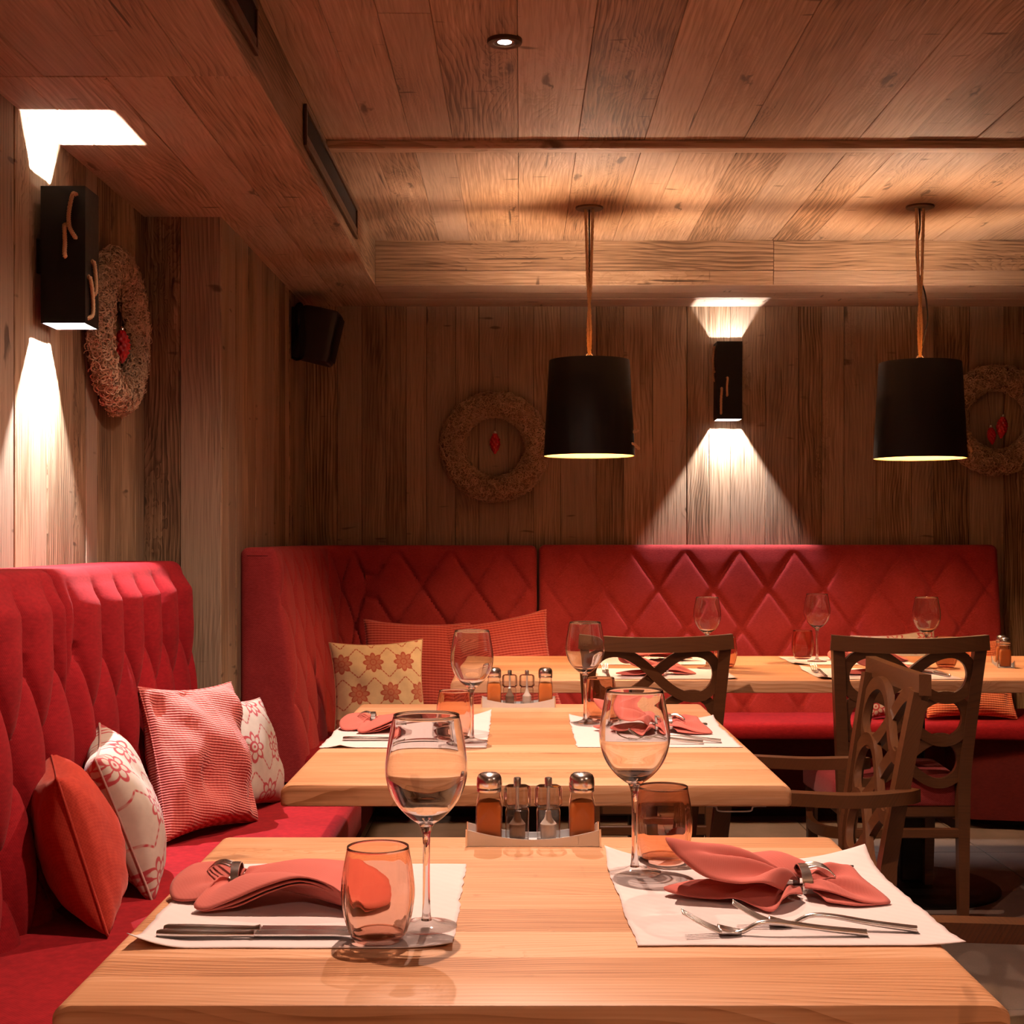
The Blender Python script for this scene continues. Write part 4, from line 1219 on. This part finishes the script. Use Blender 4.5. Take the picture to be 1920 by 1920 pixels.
for (x, y, rz, where) in ((0.0195, 2.093, 0.0, 'front'), (-0.004, 3.783, 0.0, 'middle')):
    caddy(x, y, rz, where, [('s', -0.0650, 'spice shaker of orange powder at the bench end of the %s tray' % where), ('m', -0.0235, 'dark-filled acrylic mill in the %s tray' % where),
                            ('salt', 0.0225, 'white-filled acrylic mill in the %s tray' % where), ('s', 0.0720, 'spice shaker of orange powder at the armchair end of the %s tray' % where)])
caddy(1.705, 4.99, 1.35, 'back', [('s', -0.065, 'nearer spice shaker in the tray on the back table'), ('s', 0.045, 'farther spice shaker in the tray on the back table')])

# ================================================================== paper mats
def placemat(x0, x1, y0, y1, label, seed, curls=(), skew=0.0, z=TZ):
    rr = random.Random(seed); off = Vector((rr.uniform(0, 99), rr.uniform(0, 99), 0))
    cx, cy_ = (x0 + x1) / 2, (y0 + y1) / 2; w, h = x1 - x0, y1 - y0
    nu, nv = 56, 64
    def fn(a, b):
        u = a * 2 - 1; v = b * 2 - 1
        x = w / 2 * u; y = h / 2 * v
        ed = mnoise.noise(Vector((y * 45, u * 3, 1)) + off) * 0.0028 + mnoise.noise(Vector((y * 14, u * 3, 5)) + off) * 0.003
        ed2 = mnoise.noise(Vector((x * 12, v * 3, 9)) + off) * 0.0016
        x += ed * abs(u) ** 6 * (1 if u > 0 else 1); y += ed2 * abs(v) ** 8
        zz = 0.0012 + 0.0009 * (0.5 + 0.5 * mnoise.noise(Vector((x * 16, y * 16, 3)) + off)) * max(abs(u), abs(v)) ** 4
        for (su, sv, hgt, ext) in curls:
            d = math.hypot((u - su) * w / 2, (v - sv) * h / 2)
            if d < ext: zz += hgt * (1 - d / ext) ** 2
        x += skew * v
        return (x, y, zz)
    g = G().grid(fn, nu, nv)
    o = g.build('placemat', MAT['paper'], smooth=3.1, loc=(cx, cy_, z))
    md = o.modifiers.new('thickness', 'SOLIDIFY'); md.thickness = 0.0007; md.offset = -1
    tag(o, label, 'placemat', 'paper placemats')
    return o
placemat(-0.432, -0.074, 1.553, 1.952, 'pale paper placemat on the front table on the bench side', 1, [(-1, -1, 0.016, 0.07), (1, -1, 0.006, 0.06), (-0.2, 1, 0.001, 0.05)])
placemat(0.124, 0.486, 1.560, 1.975, 'pale paper placemat with lifted corners on the front table on the armchair side', 2, [(-1, 1, 0.020, 0.10), (1, 1, 0.022, 0.12), (1, -1, 0.004, 0.07)], skew=-0.006)
placemat(-0.430, -0.072, 3.030, 3.540, 'pale paper placemat on the middle table on the cushion side', 3, [(1, 1, 0.020, 0.10), (-0.75, -1, 0.006, 0.04)])
placemat(0.122, 0.478, 3.040, 3.500, 'pale paper placemat on the middle table on the armchair side', 4, [(-1, 1, 0.014, 0.10), (1, 1, 0.012, 0.10)])
placemat(0.255, 0.695, 4.500, 4.860, 'pale paper placemat on the back table before the chair nearest the caddy', 5, [(1, -1, 0.006, 0.08)])
placemat(0.960, 1.410, 4.490, 4.860, 'pale paper placemat on the back table before the chair by the black base', 6, [(-1, -1, 0.010, 0.10), (-1, 1, 0.012, 0.10)])
placemat(0.975, 1.410, 5.010, 5.330, 'pale paper placemat on the bench side of the back table by the tumbler', 7, [(-1, -1, 0.008, 0.08)])
placemat(0.270, 0.700, 5.010, 5.330, 'pale paper placemat on the bench side of the back table before the striped cushion', 8, [])

# ================================================================== napkins
def fan(g, C, B, n_t=56, n_r=14, puff=0.006, wr=0.004, seed=0, hub=0.012, z0=0.003):
    rr = random.Random(seed); ph = rr.uniform(0, 6.28)
    pts = catmull(B, max(2, n_t // max(1, len(B) - 1)))
    C = Vector(C); vs = []; fs = []
    nt = len(pts)
    for i, p in enumerate(pts):
        d = (p - C); h = C + d.normalized() * hub
        t = i / (nt - 1)
        for j in range(n_r + 1):
            r = j / n_r
            q = h + (p - h) * r
            q.z = h.z + (p.z - h.z) * (r ** 1.15)
            q.z += puff * math.sin(PI * r) + wr * math.sin(t * 23 + ph + r * 1.5) * math.sin(PI * min(1.0, r * 1.1)) * (0.4 + 0.6 * math.sin(PI * t))
            q.z = max(q.z, z0)
            vs.append(q)
    m = n_r + 1
    for i in range(nt - 1):
        for j in range(n_r): fs.append((i * m + j, (i + 1) * m + j, (i + 1) * m + j + 1, i * m + j + 1))
    g.add(vs, fs)

def finish_napkin(g, loc, label):
    o = g.build('napkin', MAT['napkin'], smooth=3.1, loc=loc)
    md = o.modifiers.new('cloth', 'SOLIDIFY'); md.thickness = 0.0018; md.offset = 0
    return tag(o, label, 'napkin', 'coral cloth napkins')

# arched napkin (bench side)
g = G()
front = [(-0.022, -0.060, 0.020), (-0.034, -0.092, 0.009), (-0.018, -0.104, 0.006), (0.015, -0.102, 0.018), (0.055, -0.098, 0.034), (0.095, -0.095, 0.043), (0.135, -0.100, 0.033), (0.171, -0.112, 0.010)]
fan(g, (0, 0, 0.018), front + [(0.202, -0.070, 0.006), (0.185, 0.010, 0.018), (0.130, 0.070, 0.024), (0.067, 0.070, 0.020), (0.016, 0.036, 0.018)], puff=0.010, wr=0.0025, seed=1)
low = [(p[0] * 0.985 + 0.002, p[1] * 0.97, max(0.004, p[2] - 0.0055)) for p in front[1:]]
fan(g, (0.03, -0.02, 0.014), low + [(0.192, -0.080, 0.004)], puff=0.004, wr=0.001, seed=2)
low2 = [(p[0] * 0.97 + 0.004, p[1] * 0.93, max(0.0035, p[2] - 0.010)) for p in front[2:]]
fan(g, (0.05, -0.01, 0.010), low2, puff=0.001, wr=0.001, seed=3)
fan(g, (0.0, 0, 0.018), [(0.010, 0.030, 0.018), (-0.030, 0.038, 0.028), (-0.060, 0.024, 0.031), (-0.079, -0.012, 0.018), (-0.070, -0.046, 0.004), (-0.034, -0.054, 0.006), (-0.004, -0.030, 0.012)], n_t=36, puff=0.007, wr=0.001, seed=4)
nap1 = finish_napkin(g, (-0.358, 1.790, MATZ), 'coral napkin folded into an arch on the front table')
nap3 = nap1.copy(); col.objects.link(nap3); nap3.location = (-0.345, 3.335, MATZ); nap3.rotation_euler = (0, 0, 0.06); nap3['label'] = 'coral napkin folded into an arch on the middle table'

# crumpled napkin (armchair side)
g = G()
fan(g, (0, 0, 0.020), [(0.024, 0.058, 0.020), (-0.040, 0.095, 0.030), (-0.105, 0.064, 0.034), (-0.150, 0.022, 0.050), (-0.173, -0.018, 0.076), (-0.163, -0.034, 0.060), (-0.130, -0.048, 0.036), (-0.092, -0.060, 0.030), (-0.062, -0.074, 0.034), (-0.034, -0.058, 0.020)], n_t=80, puff=0.012, wr=0.009, seed=6)
fan(g, (-0.01, -0.005, 0.014), [(-0.130, 0.036, 0.010), (-0.174, -0.004, 0.010), (-0.150, -0.026, 0.006), (-0.115, -0.042, 0.006), (-0.090, -0.056, 0.010), (-0.056, -0.092, 0.004), (-0.040, -0.084, 0.016), (-0.026, -0.066, 0.018), (-0.006, -0.036, 0.010)], n_t=64, puff=0.004, wr=0.004, seed=7)
fan(g, (0, 0, 0.018), [(-0.004, 0.030, 0.020), (0.034, 0.036, 0.024), (0.064, 0.024, 0.032), (0.076, -0.006, 0.022), (0.100, -0.046, 0.003), (0.066, -0.060, 0.006), (0.026, -0.048, 0.016), (-0.002, -0.030, 0.016)], n_t=56, puff=0.006, wr=0.006, seed=8)
fan(g, (0.0, 0, 0.012), [(0.050, 0.004, 0.010), (0.092, -0.044, 0.0035), (0.058, -0.064, 0.0035), (0.020, -0.054, 0.006)], n_t=30, puff=0.002, wr=0.002, seed=9)
nap2 = finish_napkin(g, (0.3546, 1.780, MATZ), 'crumpled coral napkin pulled through a ring on the front table')
nap4 = nap2.copy(); col.objects.link(nap4); nap4.location = (0.345, 3.290, MATZ); nap4.rotation_euler = (0, 0, -0.08); nap4['label'] = 'crumpled coral napkin on the middle table'
for (src, x, y, rz, lab) in ((nap2, 0.470, 4.66, 0.4, 'coral napkin on the back table before the chair nearest the caddy'), (nap2, 1.220, 4.68, 0.3, 'coral napkin on the back table before the chair by the black base'),
                             (nap1, 1.205, 5.20, 0.1, 'coral napkin on the bench side of the back table behind a chair rail'), (nap2, 0.460, 5.20, 2.9, 'coral napkin on the bench side of the back table before the striped cushion')):
    o = src.copy(); col.objects.link(o); o.location = (x, y, MATZ); o.rotation_euler = (0, 0, rz); o['label'] = lab

# ================================================================== cutlery
def make_knife():
    r = empty('table_knife', (0, 0, 0), 0, 'knife', 'knife', 'steel table knives')
    # handle along +x from 0, blade to 0.225
    g = G(); P = [(0.0, 0, 0.0052), (0.004, 0, 0.0052), (0.03, 0, 0.0050), (0.075, 0, 0.0046), (0.103, 0, 0.0045), (0.110, 0, 0.0048)]
    g.tube(P, [0.0034, 0.0048, 0.0050, 0.0043, 0.0038, 0.0052], seg=14, squash=1.15)
    g.build('handle', MAT['chrome'], r, smooth=0.8)
    vs = []; fs = []; n = 12
    for i in range(n + 1):
        f = i / n; x = 0.110 + 0.115 * f
        hw = 0.0085 * (1.0 if f < 0.75 else math.sqrt(max(0.0, 1 - ((f - 0.75) / 0.25) ** 2)) * 0.98 + 0.02)
        for y, z in ((-0.0042, 0.0040), (-0.0042, 0.0052), (-0.0042 + 2 * hw, 0.0052), (-0.0042 + 2 * hw, 0.0046)): vs.append((x, y, z))
    for i in range(n):
        for k in range(4): fs.append((i * 4 + k, i * 4 + (k + 1) % 4, i * 4 + 4 + (k + 1) % 4, i * 4 + 4 + k))
    fs += [(0, 1, 2, 3), (n * 4 + 3, n * 4 + 2, n * 4 + 1, n * 4)]
    G().add(vs, fs).build('blade', MAT['chrome'], r, smooth=0.6)
    return r
def make_fork():
    r = empty('table_fork', (0, 0, 0), 0, 'fork', 'fork', 'steel table forks')
    # handle end at x = 0, tines towards -x
    P = catmull([(0, 0, 0.004), (-0.004, 0, 0.0045), (-0.05, 0, 0.009), (-0.095, 0, 0.015), (-0.118, 0, 0.0145), (-0.135, 0, 0.006), (-0.146, 0, 0.0022)], 6)
    n = len(P)
    rad = [0.0028] + [0.0046 - 0.0018 * min(1.0, i / (n * 0.55)) for i in range(1, n)]
    G().tube(P, rad, seg=12, squash=1.3).build('handle', MAT['chrome'], r, smooth=0.9)
    g = G()
    def fn(a, b):
        x = -0.140 - 0.026 * a; y = (b * 2 - 1) * 0.0115 * math.sin(PI * (0.18 + 0.42 * a))
        return (x, y, 0.0020 + 0.0025 * (b * 2 - 1) ** 2 + 0.004 * a * a)
    g.grid(fn, 8, 8); o = g.build('bowl', MAT['chrome'], r, smooth=3.1)
    md = o.modifiers.new('sheet', 'SOLIDIFY'); md.thickness = 0.0018
    for k in range(4):
        y = (k - 1.5) * 0.0064
        P = catmull([(-0.163, y, 0.0050), (-0.175, y, 0.0095), (-0.190, y, 0.0170), (-0.207, y * 0.95, 0.0270)], 4)
        G().tube(P, [0.0016 - 0.0007 * i / (len(P) - 1) for i in range(len(P))], seg=8).build('tine', MAT['chrome'], r, smooth=3.1)
    return r
def make_spoon():
    r = empty('dessert_spoon', (0, 0, 0), 0, 'spoon', 'spoon', 'steel dessert spoons')
    P = catmull([(0, 0, 0.004), (-0.004, 0, 0.004), (-0.04, 0, 0.007), (-0.075, 0, 0.010), (-0.090, 0, 0.007)], 6); n = len(P)
    G().tube(P, [0.0026] + [0.0042 - 0.0016 * min(1.0, i / (n * 0.6)) for i in range(1, n)], seg=12, squash=1.3).build('handle', MAT['chrome'], r, smooth=0.9)
    g = G()
    def fn(a, b):
        u = a * 2 - 1; th = (b * 2 - 1)
        w = 0.0165 * math.sqrt(max(0.0, 1 - u * u))
        return (-0.112 - 0.026 * u, w * th, 0.0100 - 0.0080 * (1 - u * u) * (1 - th * th))
    g.grid(fn, 18, 12); o = g.build('bowl', MAT['chrome'], r, smooth=3.1)
    md = o.modifiers.new('sheet', 'SOLIDIFY'); md.thickness = 0.0014
    return r
def make_ring():
    r = empty('napkin_ring', (0, 0, 0), 0, 'ring', 'napkin ring', 'napkin rings bent from forks')
    P = []
    for k in range(26):
        a = -0.55 * PI + 1.75 * PI * k / 25
        P.append((0.004 * (k / 25 - 0.5) * 2, 0.025 * math.cos(a), 0.020 + 0.0190 * math.sin(a)))
    g = G(); g.tube(P, [0.8 + 0.9 * (k / 25) for k in range(26)], rect=(0.0085, 0.0016), ref=(0, 0.0001, 1)) if False else None
    vs = []; fs = []
    for i, p in enumerate(P):
        p = Vector(p); c = Vector((p.x, 0, 0.020)); out = (p - c).normalized()
        w = 0.0036 + 0.0034 * (i / 25)
        for dx, do in ((-w, 0.0), (w, 0.0), (w, 0.0016), (-w, 0.0016)): vs.append((p.x + dx, p.y + out.y * do, p.z + out.z * do))
    for i in range(len(P) - 1):
        for k in range(4): fs.append((i * 4 + k, i * 4 + (k + 1) % 4, i * 4 + 4 + (k + 1) % 4, i * 4 + 4 + k))
    fs += [(0, 1, 2, 3), tuple(len(P) * 4 - 1 - k for k in range(4))]
    G().add(vs, fs).build('band', MAT['chrome'], r, smooth=0.8)
    for k in range(4):
        y0 = 0.012 - k * 0.0072
        Q = catmull([(0.006, y0, 0.0395 - abs(y0 - 0.001) * 0.2), (0.018, y0 - 0.003, 0.0400), (0.030, y0 - 0.007, 0.0365), (0.038, y0 - 0.012, 0.0290)], 5)
        G().tube(Q, [0.0017 - 0.0007 * i / (len(Q) - 1) for i in range(len(Q))], seg=8).build('tine', MAT['chrome'], r, smooth=3.1)
    return r
kn, fk, spn, rg = make_knife(), make_fork(), make_spoon(), make_ring()
place(kn, (-0.405, 1.609, TZ + 0.0022), -0.01, 'upper of two knives beside the arched napkin on the front table')
place(kn, (-0.408, 1.588, TZ + 0.0022), 0.0, 'lower of two knives beside the arched napkin on the front table')
place(kn, (-0.392, 3.130, TZ + 0.0022), 0.0, 'knife beside the arched napkin on the middle table')
place(kn, (0.428, 1.803, TZ + 0.0022), PI + 0.02, 'knife lying behind the crumpled napkin on the front table')
place(kn, (0.445, 3.360, TZ + 0.0022), PI, 'knife lying behind the crumpled napkin on the middle table')
place(fk, (0.390, 1.594, TZ + 0.0022), -0.03, 'shorter fork lying across the other on the front placemat')
f2 = place(fk, (0.451, 1.609, TZ + 0.0022), -0.16, 'longer fork half under the other on the front placemat')
place(fk, (0.398, 3.080, TZ + 0.0022), -0.05, 'front fork of two on the middle placemat')
place(fk, (0.440, 3.100, TZ + 0.0022), -0.14, 'rear fork of two on the middle placemat')
place(spn, (0.430, 1.832, TZ + 0.020), PI * 0 + 0.0, 'spoon resting on the crumpled napkin on the front table')
place(spn, (0.400, 3.350, TZ + 0.018), 0.1, 'spoon resting on the crumpled napkin on the middle table')
place(rg, (0.3546, 1.780, MATZ - 0.001), 0.0, 'ring bent from a fork around the crumpled front napkin')
place(rg, (0.345, 3.290, MATZ - 0.001), -0.08, 'ring bent from a fork around the crumpled middle napkin')
place(rg, (-0.358, 1.790, MATZ - 0.001), PI, 'ring bent from a fork around the arched front napkin')
place(rg, (-0.345, 3.335, MATZ - 0.001), PI, 'ring bent from a fork around the arched middle napkin')
place(rg, (0.470, 4.66, MATZ - 0.001), 0.4, 'napkin ring on the back table before the chair nearest the caddy')
place(rg, (1.220, 4.68, MATZ - 0.001), 0.3, 'napkin ring on the back table before the chair by the black base')
place(fk, (0.285, 4.55, TZ + 0.0022), -1.57, 'fork upright beside the back placemat nearest the caddy')
place(fk, (0.985, 4.55, TZ + 0.0022), -1.57, 'fork on the back placemat before the chair by the black base')
place(kn, (1.385, 4.55, TZ + 0.0022), 1.75, 'knife on the back placemat before the chair by the black base')

# light focused through the glassware onto tables and mats
for o in bpy.data.objects:
    if o.type == 'MESH':
        nm = o.name.split('.')[0]
        if nm in ('bowl', 'stem', 'rim', 'body') and o.parent and o.parent.name.split('.')[0] in ('wine_glass', 'tumbler', 'bowl', 'body'):
            o.cycles.is_caustics_caster = True
        elif nm in ('stave', 'placemat', 'napkin'):
            o.cycles.is_caustics_receiver = True
    elif o.type == 'LIGHT' and o.name.startswith('downlight'):
        o.data.cycles.is_caustics_light = True
